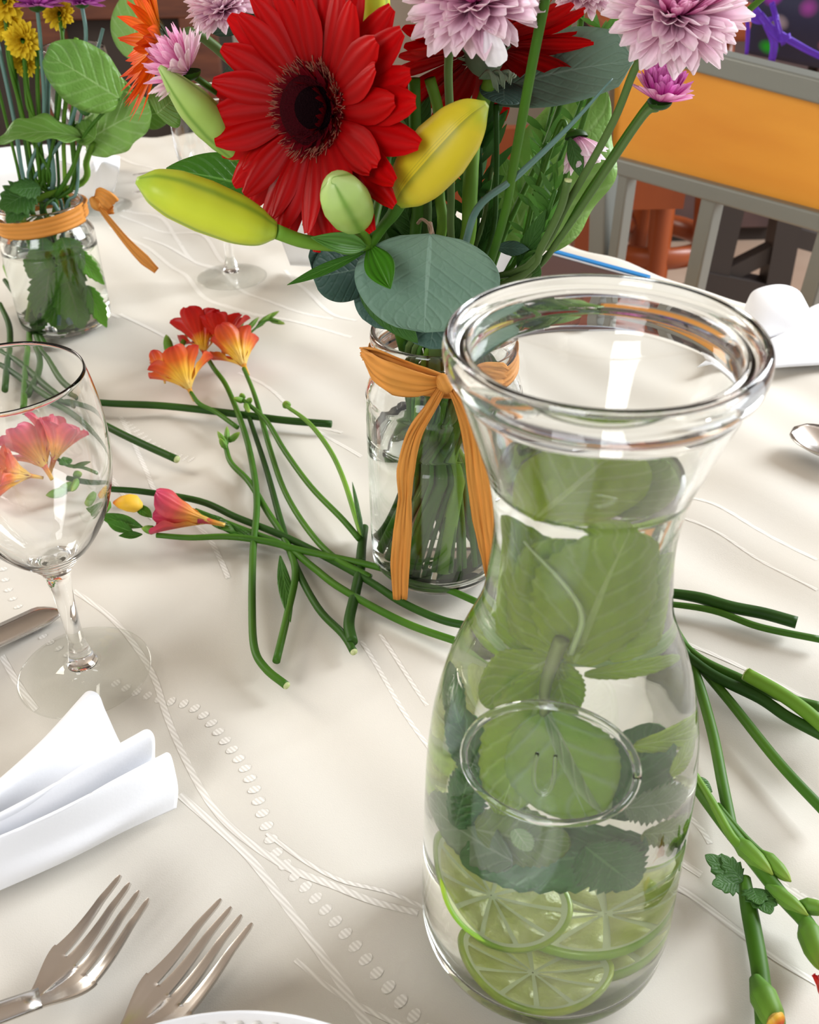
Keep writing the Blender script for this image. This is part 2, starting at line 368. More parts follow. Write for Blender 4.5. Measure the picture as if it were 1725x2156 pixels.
for b, wd in BANDS: band(b, wd)
def dots(pts, n, a, b_):
    p = smoothpath([P(x, y) for x, y in pts], 20); s = np.r_[0, np.cumsum(np.linalg.norm(np.diff(p, axis=0), axis=1))]
    for t in np.linspace(0, s[-1], n):
        q = np.array([np.interp(t, s, p[:, k]) for k in range(3)]); q2 = np.array([np.interp(min(t + .002, s[-1]), s, p[:, k]) - np.interp(min(t + .002, s[-1]) - .002, s, p[:, k]) for k in range(3)])
        d = nrm(q2); n_ = np.array([-d[1], d[0], 0]); V = [(q[0], q[1], cloth_z(q[0], q[1]) + .00016)]
        for k in range(12):
            an = 2 * PI * k / 12; w_ = q + d * math.cos(an) * b_ + n_ * math.sin(an) * a; V.append((w_[0], w_[1], cloth_z(w_[0], w_[1]) + .00014))
        add('woven_dot', mesh('woven_dot', V, [(0, 1 + k, 1 + (k + 1) % 12) for k in range(12)], None, WEAVE), cl)
dots([(240, 1425), (300, 1450), (350, 1465), (400, 1478), (440, 1510), (480, 1560), (515, 1610), (540, 1670), (560, 1730), (585, 1790), (640, 1850), (700, 1920), (770, 2010), (830, 2080), (900, 2150)], 36, .0030, .0020)
dots([(0, 1170), (10, 1220), (30, 1260), (50, 1285)], 7, .0024, .0016)
dots([(75, 1325), (100, 1345), (140, 1370)], 5, .0024, .0015)
dots([(255, 870), (280, 890), (330, 925), (400, 950)], 16, .0032, .0012)
dots([(1655, 1850), (1690, 1870), (1725, 1885)], 4, .0035, .003)

# ------------------------------------------------------------------ lathe glassware
def sm_profile(pts, n=4):
    return [tuple(p) for p in smoothpath(pts, n)]
CX, CY = .0490, .2204
outer = [(.0005, .0015), (.030, .0012), (.038, .0010), (.0425, .002), (.0458, .006), (.0468, .013), (.0468, .025), (.0464, .040), (.0459, .060), (.0454, .077), (.0447, .093), (.0431, .110), (.0414, .120), (.0392, .130), (.0366, .1385), (.0340, .1455), (.0298, .156), (.0277, .1636), (.0264, .174), (.0256, .1825), (.0256, .1923), (.0274, .2055), (.0309, .217), (.0343, .2275), (.0366, .2345)]
def offs(pr, t): return [(max(.0004, r - t), z) for r, z in pr]
inner = [(.0005, .0070), (.030, .0068), (.038, .0078), (.0420, .0110), (.0437, .016), (.0441, .025)] + [(r - .0026, z) for r, z in outer[7:25]]
lip = [(.0374, .2362), (.0377, .2372), (.0386, .2380), (.0394, .2392), (.0400, .2415), (.0402, .2440), (.0399, .2462), (.0393, .2474), (.0386, .2478), (.0381, .2474), (.0378, .2462), (.0372, .2450), (.0360, .2443), (.0350, .2443), (.0343, .2448), (.0338, .2446), (.0335, .2436), (.0335, .2410), (.0337, .2385)]
cp = [(.0002, .0015)] + sm_profile(outer, 4) + sm_profile(lip, 3) + sm_profile(inner, 4)[::-1] + [(.0002, .0070)]
car = thing('glass_carafe', 'tall clear glass carafe of mint and lime water with a wide rolled rim', 'carafe', (CX, CY, 0))
add('glass_body', closed_lathe('glass_body', cp, GLASS, 128, (CX, CY, 0)), car)
def Rout(z):
    z_ = [q[1] for q in outer[4:]]; r_ = [q[0] for q in outer[4:]]; return float(np.interp(z, z_, r_))
def Rin(z):
    z_ = [q[1] for q in inner[2:]]; r_ = [q[0] for q in inner[2:]]; return float(np.interp(z, z_, r_))
def onwall(x, y, rf, dep=0.):
    """first point of the sight line through a photo pixel on the carafe wall (rf = radius function), dep metres further in"""
    for Y in np.arange(.165, .27, .0002):
        q_ = D(x, y, Y)
        if math.hypot(q_[0] - CX, q_[1] - CY) < rf(q_[2]): break
    return q_ + nrm(ray(x, y)) * dep
def CF(x, y, dep=.002): return onwall(x, y, lambda z: Rin(z) - .0012, dep)
ringp = [onwall(1160 + 182 * math.cos(t) - 8 * math.sin(t), 1608 + 26 * math.cos(t) + 122 * math.sin(t), Rout) for t in np.linspace(0, 2 * PI, 73)]
add('embossed_ring', tubemesh('embossed_ring', ringp, .0014, GLASS, seg=8, raw=True), car)
em = smoothpath([onwall(x, y, Rout) for x, y in ((1132, 1585), (1124, 1625), (1128, 1660), (1148, 1672), (1163, 1655), (1168, 1620), (1170, 1590))], 5)
add('embossed_mark', tubemesh('embossed_mark', em, .0006, GLASS, seg=6, raw=True), car)
# water in the carafe
WL = .2085
wi = [(r + .0003, z - (.0003 if z < .012 else 0)) for r, z in sm_profile(inner, 4) if z < WL]
rw = wi[-1][0] + .0004
wp = [(.0002, .0067)] + wi + [(rw, WL), (rw * .9, WL - .0006), (rw * .5, WL - .0007), (.0002, WL - .0007)]
tag(add('water', closed_lathe('water', wp, WATER, 96, (CX, CY, 0))), 'clear water filling the carafe up to its neck', 'water')

def glass_prof():
    out = [(.0002, .0008), (.020, .0006), (.0322, .0004), (.0327, .0010), (.0320, .0017), (.022, .0026), (.012, .0042), (.0082, .0062), (.0066, .0095), (.0060, .0125), (.0052, .0165), (.0043, .0205), (.0040, .026), (.0041, .035), (.0046, .048), (.0053, .058), (.0072, .0665), (.0125, .0735), (.0200, .082), (.0272, .093), (.0325, .106), (.0358, .120), (.0368, .133), (.0363, .148), (.0346, .161), (.0333, .1678)]
    inn = [(.0002, .0735), (.006, .0738), (.0120, .0765), (.0190, .0836), (.0260, .094), (.0315, .1065), (.0348, .120), (.0358, .133), (.0353, .148), (.0337, .161), (.0324, .1676)]
    return [(.0002, .0008)] + sm_profile(out, 4) + [(.0328, .1685)] + sm_profile(inn, 4)[::-1]
gp = glass_prof(); io = next(i for i, p_ in enumerate(gp) if p_[1] > .0065)
wg_foot = lathemesh('foot', gp[1:io + 1], SHEET, 80); wg_bowl = lathemesh('bowl_and_stem', [(.0002, gp[io][1] - .0004)] + [(gp[io][0] - .0006, gp[io][1] - .0004)] + gp[io:], THIN, 96)
GLS = [((-.1673, .3627), 'empty wine glass at the left edge in front, freesias seen through its bowl'),
       ((-.166, .896), 'empty wine glass standing in the middle distance behind the long lily bud')]
q = P(150, 96, .168); GLS.append(((q[0], q[1]), 'wine glass half hidden behind the leaves of the left bouquet'))
for (x, y), lb in GLS:
    o = thing('wine_glass', lb, 'wine glass', (x, y, -.001), 'wine glasses on the table')
    for nm_, me_ in (('foot', wg_foot), ('bowl_and_stem', wg_bowl)):
        c_ = bpy.data.objects.new(nm_, me_); COL.objects.link(c_); c_.parent = o

# ------------------------------------------------------------------ plant skins
G1, G2, G3 = (.10, .26, .02), (.055, .16, .012), (.17, .36, .03)
STEMG = mat('stem_green', (.035, .115, .006), .5, spec=.25, col2=(.06, .16, .010), nscale=25)
STEML = mat('stem_light_green', (.15, .30, .025), .5, spec=.25, col2=(.10, .23, .02), nscale=25)
STEMD = mat('stem_dark_green', (.016, .055, .006), .5, spec=.2, col2=(.028, .085, .008), nscale=25)
STEMY = mat('stem_grey_green', (.09, .15, .04), .5, spec=.25, col2=(.07, .13, .03), nscale=30)
STEMB = mat('stem_blue_green', (.10, .20, .17), .4)
CUT = mat('cut_stem_pith', (.55, .58, .30), .7, col2=(.40, .48, .18), nscale=800)
SALAL = uvramp('salal_leaf', [(0, (.17, .34, .055)), (1, (.13, .29, .05))], veins=.45, veink=6, vein_col=(.27, .44, .14), midrib=.02, transl=.3, rough=.4)
SALALP = uvramp('pale_salal_leaf', [(0, (.30, .50, .13)), (1, (.25, .46, .10))], veins=.45, veink=6, vein_col=(.42, .6, .25), midrib=.02, transl=.35, rough=.45)
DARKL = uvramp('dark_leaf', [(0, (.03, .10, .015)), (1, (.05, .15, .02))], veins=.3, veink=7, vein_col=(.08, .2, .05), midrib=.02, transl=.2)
MIDL = uvramp('mid_green_leaf', [(0, (.04, .15, .012)), (1, (.06, .20, .015))], veins=.2, veink=7, vein_col=(.14, .34, .06), midrib=.03, transl=.25, rough=.4)
EUC = uvramp('eucalyptus_leaf', [(0, (.17, .27, .19)), (.5, (.14, .245, .175)), (1, (.16, .27, .19))], veins=.22, veink=7, vein_col=(.22, .34, .26), midrib=.02, transl=.1, rough=.55, slant=.5)
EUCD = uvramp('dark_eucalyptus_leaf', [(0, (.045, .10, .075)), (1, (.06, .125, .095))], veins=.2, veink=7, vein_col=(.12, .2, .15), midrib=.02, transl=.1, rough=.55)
BUDY = uvramp('lily_bud_yellow_green', [(0, (.38, .55, .05)), (.35, (.62, .70, .04)), (.7, (.60, .68, .04)), (1, (.34, .52, .05))], grooves=3, groove_col=(.22, .38, .03), transl=.12, rough=.38, noise=.3)
BUDO = uvramp('lily_bud_golden', [(0, (.32, .42, .03)), (.3, (.60, .48, .02)), (.75, (.62, .50, .02)), (1, (.30, .42, .03))], grooves=3, groove_col=(.25, .26, .02), transl=.12, rough=.4, noise=.3)
BUDG = uvramp('lily_bud_green', [(0, (.28, .48, .08)), (.6, (.38, .56, .12)), (1, (.46, .62, .22))], grooves=3, groove_col=(.14, .30, .03), transl=.12, rough=.4, noise=.3)
GERR = uvramp('gerbera_petal_red', [(0, (.12, .0, .001)), (.35, (.30, .0, .001)), (1, (.50, .0, .001))], ribs=.3, ribk=3, transl=.18, rough=.5)
GERD = uvramp('gerbera_inner_petal', [(0, (.08, .0, .004)), (1, (.14, .0, .005))], ribs=.3, ribk=2, transl=.1, rough=.6)
GERO = uvramp('orange_gerbera_petal', [(0, (.85, .34, .01)), (.5, (.85, .16, .01)), (1, (.72, .05, .01))], ribs=.3, ribk=3, transl=.3, rough=.5)
MUMP = uvramp('mum_petal_pale', [(0, (.78, .25, .50)), (.35, (.95, .60, .76)), (1, (1, .86, .91))], ribs=.1, ribk=3, transl=.4, rough=.55)
MUMM = uvramp('mum_petal_pink', [(0, (.68, .06, .38)), (.5, (.90, .25, .58)), (1, (.98, .58, .78))], ribs=.1, ribk=3, transl=.4, rough=.55)
MUMD = uvramp('mum_petal_magenta', [(0, (.36, .01, .20)), (.6, (.62, .06, .40)), (1, (.78, .26, .60))], ribs=.15, ribk=3, transl=.25, rough=.55)
MUMY = uvramp('mum_petal_yellow', [(0, (.70, .45, .01)), (1, (.85, .65, .04))], transl=.25, rough=.55)
MUMV = uvramp('daisy_petal_violet', [(0, (.40, .05, .35)), (1, (.55, .14, .48))], transl=.25, rough=.55)
FRER = uvramp('freesia_petal_red', [(0, (.75, .42, .04)), (.22, (.85, .45, .02)), (.42, (.60, .03, .01)), (1, (.45, .006, .008))], ribs=.2, ribk=4, transl=.2, rough=.4)
FREO = uvramp('freesia_petal_orange', [(0, (.86, .62, .16)), (.4, (.88, .52, .05)), (.68, (.75, .14, .02)), (1, (.55, .03, .02))], ribs=.2, ribk=4, transl=.25, rough=.4)
FREP = uvramp('freesia_petal_pink', [(0, (.90, .62, .14)), (.35, (.85, .35, .06)), (.6, (.72, .10, .09)), (1, (.55, .04, .12))], ribs=.25, ribk=4, transl=.25, rough=.4)
RAFF = uvramp('raffia', [(0, (.74, .30, .05)), (.5, (.80, .36, .07)), (1, (.76, .32, .06))], ribs=.22, ribk=4, transl=.25, rough=.6)
SEPAL = mat('sepal_grey_green', (.12, .18, .11), .6, col2=(.20, .26, .17), nscale=60)
BLACKD = mat('gerbera_disc_black', (.006, .001, .002), .9, spec=.05, bump=1, bscale=1400)
DISCR = mat('gerbera_disc_dark_red', (.035, .001, .003), .9, spec=.08, bump=1, bscale=1200)
BRIST = mat('gerbera_bristles', (.30, .10, .06), .7)

# ------------------------------------------------------------------ flower builders
def place(parent, names_me, c, nrmv, upv, az, el, r0, s=1., roll=0., name='petal', h=0):
    """petal mesh (along +Y, face +Z) on a flower head: azimuth az, elevation el above the face"""
    n = nrm(nrmv); a = np.array(upv, float); a = nrm(a - n * (a @ n)); b = np.cross(n, a)
    d = math.cos(az) * a + math.sin(az) * b
    y = math.cos(el) * d + math.sin(el) * n; z = -math.sin(el) * d + math.cos(el) * n; x = np.cross(y, z)
    if roll: x, z = math.cos(roll) * x + math.sin(roll) * z, -math.sin(roll) * x + math.cos(roll) * z
    o = np.array(c) + d * r0 + n * h
    return add(name, names_me, parent, M4(x, y, z, o, s))
def petals(name, m, L, W, prof, var=4, **k):
    out = []
    for i in range(var):
        kk = dict(k); kk['side'] = random.uniform(-.12, .12); kk['curl'] = k.get('curl', 0) + random.uniform(-.15, .15); kk['ph'] = random.uniform(0, 6)
        V, F, UV = bladegrid(L, W, prof, **kk); out.append(mesh(name, V, F, UV, m))
    return out
def dome(name, c, n, r, h, m, parent, seg=24, rings=6, z0=0):
    x, y, z = frame((1, .1, .05), n); y = np.cross(z, x); V = []
    for i in range(rings + 1):
        t = i / rings; a = t * PI / 2
        for k in range(seg): q = 2 * PI * k / seg; V.append(np.array(c) + (x * math.cos(q) + y * math.sin(q)) * r * math.cos(a) + z * (h * math.sin(a) + z0))
    return add(name, mesh(name, V, grid(seg, rings + 1, True), None, m), parent)
def gerbera(root, c, n, R, pm, upv=(0, 0, 1), el=10, disc=True, N=(24, 20), pw=.24, prof=p_petal, cup=-.25, curl=-.15):
    P1 = petals('petal', pm, R * .86, R * pw, prof, 5, nu=5, nv=10, cup=cup, curl=curl)
    P2 = petals('petal', pm, R * .74, R * pw * .95, prof, 4, nu=5, nv=10, cup=cup, curl=curl + .1)
    for i in range(N[0]):
        place(root, random.choice(P1), c, n, upv, 2 * PI * i / N[0] + random.uniform(-.06, .06), math.radians(el + random.uniform(-5, 5)), R * .16, random.uniform(.94, 1.06), random.uniform(-.2, .2))
    for i in range(N[1]):
        place(root, random.choice(P2), c, n, upv, 2 * PI * (i + .5) / N[1] + random.uniform(-.08, .08), math.radians(el + 7 + random.uniform(-4, 6)), R * .15, random.uniform(.9, 1.08), random.uniform(-.25, .25), h=R * .02)
    if disc:
        P3 = petals('inner_petal', GERD, R * .17, R * .05, p_lance, 3, nu=3, nv=5, curl=.5)
        for ring, (rr, NN, ee, hh) in enumerate(((.20, 40, 40, .05), (.24, 44, 28, .04), (.16, 34, 58, .06))):
            for i in range(NN): place(root, random.choice(P3), c, n, upv, 2 * PI * (i + .3 * ring) / NN + random.uniform(-.05, .05), math.radians(ee + random.uniform(-10, 10)), R * rr * .9, random.uniform(.8, 1.1), name='inner_petal', h=R * hh * .6)
        dome('disc', c, n, R * .27, R * .11, DISCR, root, z0=R * .02); dome('disc_centre', c, n, R * .165, R * .08, BLACKD, root, z0=R * .085)
        V = []; F = []; nn = nrm(n); a = nrm(np.cross(nn, (1, .2, .1))); b = np.cross(nn, a)
        for i in range(260):
            t = random.uniform(0, 2 * PI); d = math.cos(t) * a + math.sin(t) * b; r1 = R * random.uniform(.26, .33); p0 = np.array(c) + d * r1 + nn * R * .07
            p1 = p0 + d * R * random.uniform(.02, .07) + nn * R * random.uniform(.03, .08) + np.cross(d, nn) * R * random.uniform(-.03, .03)
            addtube(V, F, p0, p1, R * .0030)
        tag(add('bristles', mesh('bristles', V, F, None, BRIST), root), kind='stuff')
    # calyx behind
    S = petals('sepal', SEPAL, R * .30, R * .07, p_lance, 2, nu=3, nv=5, curl=.3)
    for i in range(20): place(root, S[i % 2], np.array(c) - nrm(n) * R * .12, n, upv, 2 * PI * i / 20, math.radians(22 + 10 * (i % 2)), R * .04, 1, name='sepal')
    dome('receptacle', np.array(c), -np.array(n, float), R * .2, R * .25, SEPAL, root)
def mum(root, c, n, R, upv=(0, 0, 1), mats=None, rings=None, w_=.225, droop=-18):
    mats = mats or (MUMP, MUMM, MUMD)
    rings = rings or [(26, droop - 14, .95, 0), (28, droop, 1.0, 0), (28, droop + 12, 1.0, 0), (28, 4, .98, 0), (26, 14, .95, 0), (26, 24, .91, 0), (24, 34, .86, 1), (24, 43, .80, 1), (22, 52, .73, 1), (20, 60, .67, 2), (16, 68, .60, 2), (12, 75, .54, 2), (7, 83, .5, 2)]
    PM = {}
    for k in set(r[3] for r in rings):
        PM[k] = petals('petal', mats[k], R * .82, R * (w_ - .045 * k), p_spoon, 4, nu=5, nv=8, cup=.55, curl=.5 if k else .3)
    for j, (N, el, L, k) in enumerate(rings):
        for i in range(N):
            place(root, random.choice(PM[k]), c, n, upv, 2 * PI * (i + .5 * (j % 2)) / N + random.uniform(-.1, .1), math.radians(el + random.uniform(-7, 7)), R * .12, L * random.uniform(.88, 1.08), random.uniform(-.3, .3))
    dome('calyx', c, -np.array(n, float), R * .32, R * .22, STEMD, root)
def freesia(root, base, tip, L, m, openr=.5, N=6, up=None, s=1.):
    """trumpet: petals leave a narrow tube and flare"""
    ax = nrm(np.array(tip) - base)
    P_ = petals('petal', m, L, L * .50, lambda t: (.16 + .84 * max(0., min(1, (t - .12) / .55)) ** 1.2) * (1 if t < .72 else math.sqrt(max(.02, 1 - ((t - .72) / .29) ** 2))), 3, nu=9, nv=16, cup=.6, curl=-openr * .9 + .2, wave=.05)
    for i in range(N):
        place(root, P_[i % 3], base, ax, (.2, .3, 1), 2 * PI * i / N + .3, math.radians(80 - 15 * openr - (7 if i % 2 else 0)), L * .035, s * (1 if i % 2 else .93))
    tube('flower_tube', [np.array(base) - ax * L * .25, np.array(base), np.array(base) + ax * L * .2], [L * .035, L * .05, L * .085], m, root)
def bud(name, pts, radii, m, parent, lobes=3, seg=24):
    return tube(name, pts, radii, m, parent, seg=seg, n=8, lobes=lobes, lobe=-.07)

# ------------------------------------------------------------------ jars
def jar(name, label, x, y, H, wl, R=.038):
    k = H / .146
    o_ = [(.0004, .003), (.024, .0025), (.029, .0006), (.0335, .0015), (.0368, .006), (.0380, .013), (.0381, .06), (.0380, .105), (.0374, .112), (.0358, .118), (.0344, .122), (.0338, .1255), (.0343, .127), (.0346, .128), (.0337, .1295), (.0335, .132), (.0341, .1335), (.0335, .135), (.0334, .1375), (.0341, .139), (.0344, .1425), (.0338, .1455), (.0325, .1462), (.0315, .1455), (.0312, .142)]
    i_ = [(.0004, .0065), (.026, .0062), (.0325, .0075), (.0352, .013), (.0356, .06), (.0355, .105), (.0345, .113), (.0325, .119), (.0312, .124), (.0310, .134), (.0311, .1400)]
    s = R / .038; o_ = [(r * s, z * k) for r, z in o_]; i_ = [(r * s, z * k) for r, z in i_]
    j = thing(name, label, 'jar', (x, y, 0))
    me = lathemesh('glass_body', sm_profile(o_, 3) + sm_profile(i_, 3)[::-1], GLASS, 80); add('glass_body', me, j, Matrix.Translation((x, y, 0)))
    wi = [(r + .0003, z) for r, z in sm_profile(i_, 3) if z < wl]
    wp = [(.0003, i_[0][1] - .0004)] + wi + [(wi[-1][0] + .0002, wl), (wi[-1][0] * .9, wl - .0007), (.0003, wl - .0008)]
    wo = lathemesh('water', wp, WATER, 64, (x, y, 0)); wo = add('water', wo)
    return j, wo
JX, JY = .016, .449; LX, LY = -.296, .795
j1, w1 = jar('mason_jar', 'clear screw-neck glass jar with orange raffia bow holding the red gerbera bouquet', JX, JY, .146, .0885)
tag(w1, 'clear water in the centre jar around the flower stems', 'water')
j2, w2 = jar('mason_jar', 'small clear glass jar at left back tied with a raffia band', LX, LY, .105, .071, .0385)
tag(w2, 'clear water in the left jar around leafy stems', 'water')
# raffia on the centre jar
rb = thing('raffia_bow', 'orange raffia bow with two long tails tied round the centre jar neck', 'ribbon', (JX, JY - .037, .13))
ring = [(JX + .0352 * math.cos(t), JY + .0352 * math.sin(t), .131 + .002 * math.sin(2 * t)) for t in np.linspace(-PI * .62, PI * 1.38, 40)]
strip('band', ring, [.010, .013, .010], RAFF, rb, side=(0, 0, 1), n=1, seed=3)
U_ = (0, -.15, 1)
strip('loop', [D(938, 808, .409), D(885, 812, .405), D(825, 800, .407), D(785, 775, .418), D(762, 745, .43)], [.005, .014, .0185, .0165, .006], RAFF, rb, side=U_, seed=4, amp=.0009)
strip('loop', [D(762, 745, .433), D(795, 752, .424), D(860, 775, .412), D(936, 800, .410)], [.007, .009, .008, .005], RAFF, rb, side=U_, seed=5, amp=.0008)
strip('loop', [D(936, 806, .409), D(975, 796, .408), D(1020, 795, .418), D(1045, 800, .43)], [.005, .011, .013, .008], RAFF, rb, side=U_, seed=6, amp=.0009)
tube('knot', [D(928, 796, .408), D(936, 806, .405), D(942, 818, .408)], [.0028, .0042, .003], RAFF, rb)
S_ = (1, .05, .1)
strip('tail', [D(932, 815, .407), D(905, 862, .403), D(872, 918, .404), D(855, 990, .405), D(853, 1050, .404), D(848, 1120, .403), D(843, 1190, .401), D(843, 1262, .398)], [.004, .0055, .0075, .009, .0065, .0095, .010, .0075], RAFF, rb, side=S_, seed=7, amp=.0010)
strip('tail', [D(950, 815, .407), D(978, 860, .403), D(998, 930, .402), D(1007, 1010, .402), D(1018, 1090, .401), D(1026, 1150, .400), D(1026, 1212, .399)], [.004, .0085, .0105, .011, .0115, .009, .002], RAFF, rb, side=S_, seed=8, amp=.0010)
rb2 = thing('raffia_bow', 'small orange raffia knot and band tied round the left jar', 'ribbon', (LX, LY, .09))
kx = D(205, 425, .775)
def rpt(a, dz=0): return (LX + .0368 * math.cos(a), LY + .0368 * math.sin(a), .0905 + dz)
strip('band', [rpt(t, .004 + .004 * math.cos(t - .1)) for t in np.linspace(-.15, 2 * PI - .15, 40)], [.011, .010, .013, .016], RAFF, rb2, side=(0, 0, 1), n=1, seed=9)
strip('loop', [D(196, 425, .772), D(205, 408, .766), D(222, 418, .762), D(238, 432, .765)], [.006, .009, .014, .013], RAFF, rb2, side=(.6, 0, 1), seed=10)
strip('loop', [D(238, 434, .768), D(220, 436, .772), D(200, 430, .774)], [.012, .011, .006], RAFF, rb2, side=(.6, 0, 1), seed=12)
tube('knot', [D(195, 418, .768), D(202, 430, .765), D(210, 438, .768)], [.003, .0045, .003], RAFF, rb2)
strip('tail', [D(205, 432, .765), D(235, 470, .755), D(270, 512, .75), D(305, 548, .742), D(330, 570, .74)], [.003, .005, .007, .009, .006], RAFF, rb2, side=(1, 0, .5), seed=11)

# ------------------------------------------------------------------ centre bouquet
def jarfoot(i, r=.022):  # spread of stem ends inside the centre jar
    a = i * 2.4; return np.array([JX + r * math.cos(a), JY + r * math.sin(a), .010 + .001 * (i % 4)])
def mouth(i, r=.019):
    a = i * 2.4 + 2.2; return np.array([JX + r * math.cos(a), JY + r * math.sin(a), .142])
def plant(name, label, cat, i, pts, rad, m, group=None, mi=None):
    root = thing(name, label, cat, jarfoot(i), group)
    tube('stem', list(pts) + [mouth(i if mi is None else mi), jarfoot(i)], rad, m, root, seg=10, n=6); return root
g = D(665, 232, .40); VD = nrm(CAM - g)
gn = nrm(VD * math.cos(math.radians(39)) - RT * math.sin(math.radians(39)) + UP * .04)
r = plant('gerbera_daisy', 'large deep red gerbera with a black centre facing left', 'flower', 1, [g - gn * .012, g - gn * .03 + np.array([.008, .006, -.002]), D(860, 305, .452), D(893, 420, .458), D(890, 560, .456)], [.004, .0036, .0036, .0036, .003], STEMY)
gerbera(r, g, gn, .0515, GERR, upv=UP, el=9, N=(24, 22), pw=.285)
g = D(1020, 105, .465)
r = plant('gerbera_daisy', 'second red gerbera seen from below behind the pink chrysanthemums', 'flower', 2, [g + np.array([.003, -.004, -.01]), D(1000, 280, .462), D(990, 400, .452), D(985, 500, .445), D(950, 620, .445)], [.003, .0036, .0036, .0034], STEML)
gerbera(r, g, (-.20, .60, .77), .047, GERR, el=-6, disc=False, N=(22, 20), pw=.25)
for k in range(14):
    tube('calyx_hair', [D(1010 + 2 * k, 165, .452), D(1030 + 4 * k, 150 + 3 * (k % 5), .448), D(1040 + 3.2 * k, 186 + 5 * (k % 4) - 2 * k, .446)], [.0006, .0009, .0002], SEPAL, r, seg=5)
g = D(335, 85, .45)
r = plant('gerbera_daisy', 'orange gerbera seen edge-on at upper left', 'flower', 3, [g + np.array([.006, .0, -.0]), D(430, 80, .46), D(600, 250, .47), D(720, 450, .465)], .0022, STEMY)
gerbera(r, g, (-.93, -.30, .22), .034, GERO, el=14, disc=False, N=(30, 28), pw=.15, prof=p_lance, cup=.1, curl=.2)

def flower_stem(name, label, i, headpx, Y, n, R, stem, rad, m, kw={}, group='chrysanthemums in the centre bouquet'):
    c = D(*headpx, Y); r_ = plant(name, label, 'flower', i, [c - nrm(n) * R * .18] + stem, rad, m, group)
    mum(r_, c, n, R, **kw); return r_
flower_stem('chrysanthemum', 'pink chrysanthemum at top centre with one drooping white petal', 4, (1000, -8), .405, (-.12, -.45, .86), .0290, [D(948, 100, .41), D(948, 260, .42), D(950, 400, .43), D(952, 520, .435)], .0017, STEMY)
flower_stem('chrysanthemum', 'large two-tone pink chrysanthemum at upper right', 5, (1425, 18), .42, (.05, -.55, .80), .0300, [D(1345, 130, .425), D(1290, 260, .43), D(1200, 420, .44), D(1110, 560, .445)], .0017, STEMY)
flower_stem('chrysanthemum', 'small magenta chrysanthemum half open under the large pink one', 6, (1390, 212), .435, (.15, -.12, .95), .0165, [D(1355, 245, .437), D(1270, 370, .44), D(1180, 500, .445), D(1110, 580, .45)], .0016, STEMY,
            dict(mats=(MUMM, MUMD, MUMD), rings=[(16, 22, 1, 0), (18, 38, 1.05, 1), (18, 52, 1.1, 1), (14, 66, 1.1, 2), (10, 78, 1.1, 2)], w_=.26))
flower_stem('chrysanthemum', 'pale pink chrysanthemum at the top edge behind the two larger ones', 7, (1232, -28), .50, (0, -.4, .9), .0185, [D(1210, 120, .50), D(1150, 300, .49), D(1060, 500, .47)], .0015, STEMG, dict(mats=(MUMP, MUMP, MUMP)))
flower_stem('chrysanthemum', 'pale pink chrysanthemum at top left behind the red gerbera', 8, (468, 12), .45, (-.2, -.3, .9), .0165, [D(500, 70, .46), D(640, 300, .47), D(760, 500, .465)], .0014, STEMG, dict(mats=(MUMP, MUMP, MUMM)))
flower_stem('chrysanthemum', 'lilac chrysanthemum in profile between orange and red gerberas', 9, (395, 150), .42, (-.72, -.1, .60), .0165, [D(450, 190, .43), D(600, 300, .46), D(740, 480, .462)], .0014, STEMG,
            dict(mats=(MUMP, MUMM, MUMM), rings=[(20, 8, 1.1, 0), (20, 22, 1.15, 0), (18, 36, 1.2, 1), (16, 50, 1.2, 1), (12, 64, 1.2, 1), (8, 76, 1.2, 1)], w_=.2))
flower_stem('chrysanthemum', 'small drooping pink and white bloom right of the golden lily bud', 10, (1214, 290), .46, (.28, -.35, -.75), .0165, [D(1195, 275, .465), D(1180, 262, .467), D(1130, 400, .46), D(1080, 560, .455)], .0013, STEMG,
            dict(mats=(MUMP, MUMP, MUMM), rings=[(11, 42, 1.1, 0), (10, 55, 1.1, 0), (6, 70, .9, 2)], w_=.3))
# the drooping white petal
V, F, UV = bladegrid(.0135, .0085, p_spoon, nu=5, nv=9, cup=.3, curl=-.3)
WHITEP = uvramp('white_petal', [(0, (.75, .6, .7)), (.3, (.88, .85, .87)), (1, (.9, .88, .9))], ribs=.1, ribk=3, transl=.3)
x, y, z = frame(D(1047, 130, .385) - D(1030, 62, .385), CAM - D(1030, 70, .385)); mp_ = bpy.data.objects['chrysanthemum']
add('petal', mesh('petal', V, F, UV, WHITEP), mp_, M4(x, y, z, D(1030, 62, .385)))

# lily
JN = D(778, 515, .398)
r = plant('lily_stem', 'oriental lily stem with five closed yellow-green buds in the centre bouquet', 'flower', 11, [D(778, 500, .398), JN, D(800, 590, .412), D(835, 680, .43)], [.0024, .003, .003, .003], STEMG)
bud('bud', [D(580, 487, .37), D(530, 476, .368), D(430, 437, .362), D(340, 400, .357), D(287, 380, .355)], [.0034, .0068, .0092, .0097, .0088, .006, .0012], BUDY, r)
bud('bud', [D(840, 424, .388), D(870, 385, .385), D(932, 315, .38), D(990, 250, .378), D(1026, 218, .378)], [.0034, .0078, .0110, .0116, .0098, .006, .0012], BUDO, r)
bud('bud', [D(758, 476, .384), D(742, 448, .374), D(722, 412, .361), D(702, 380, .354)], [.003, .0065, .0086, .0092, .0078, .002], BUDG, r)
bud('bud', [D(500, 330, .425), D(455, 270, .42), D(395, 205, .412), D(337, 141, .405)], [.003, .0062, .0076, .007, .0045, .001], BUDG, r)
bud('bud', [D(800, 150, .44), D(792, 60, .44), D(786, -60, .44)], [.004, .0055, .0062, .006], BUDY, r)
tube('pedicel', [JN, D(710, 516, .386), D(640, 508, .376), D(580, 487, .37)], [.0026, .0026, .0028, .003], STEML, r)
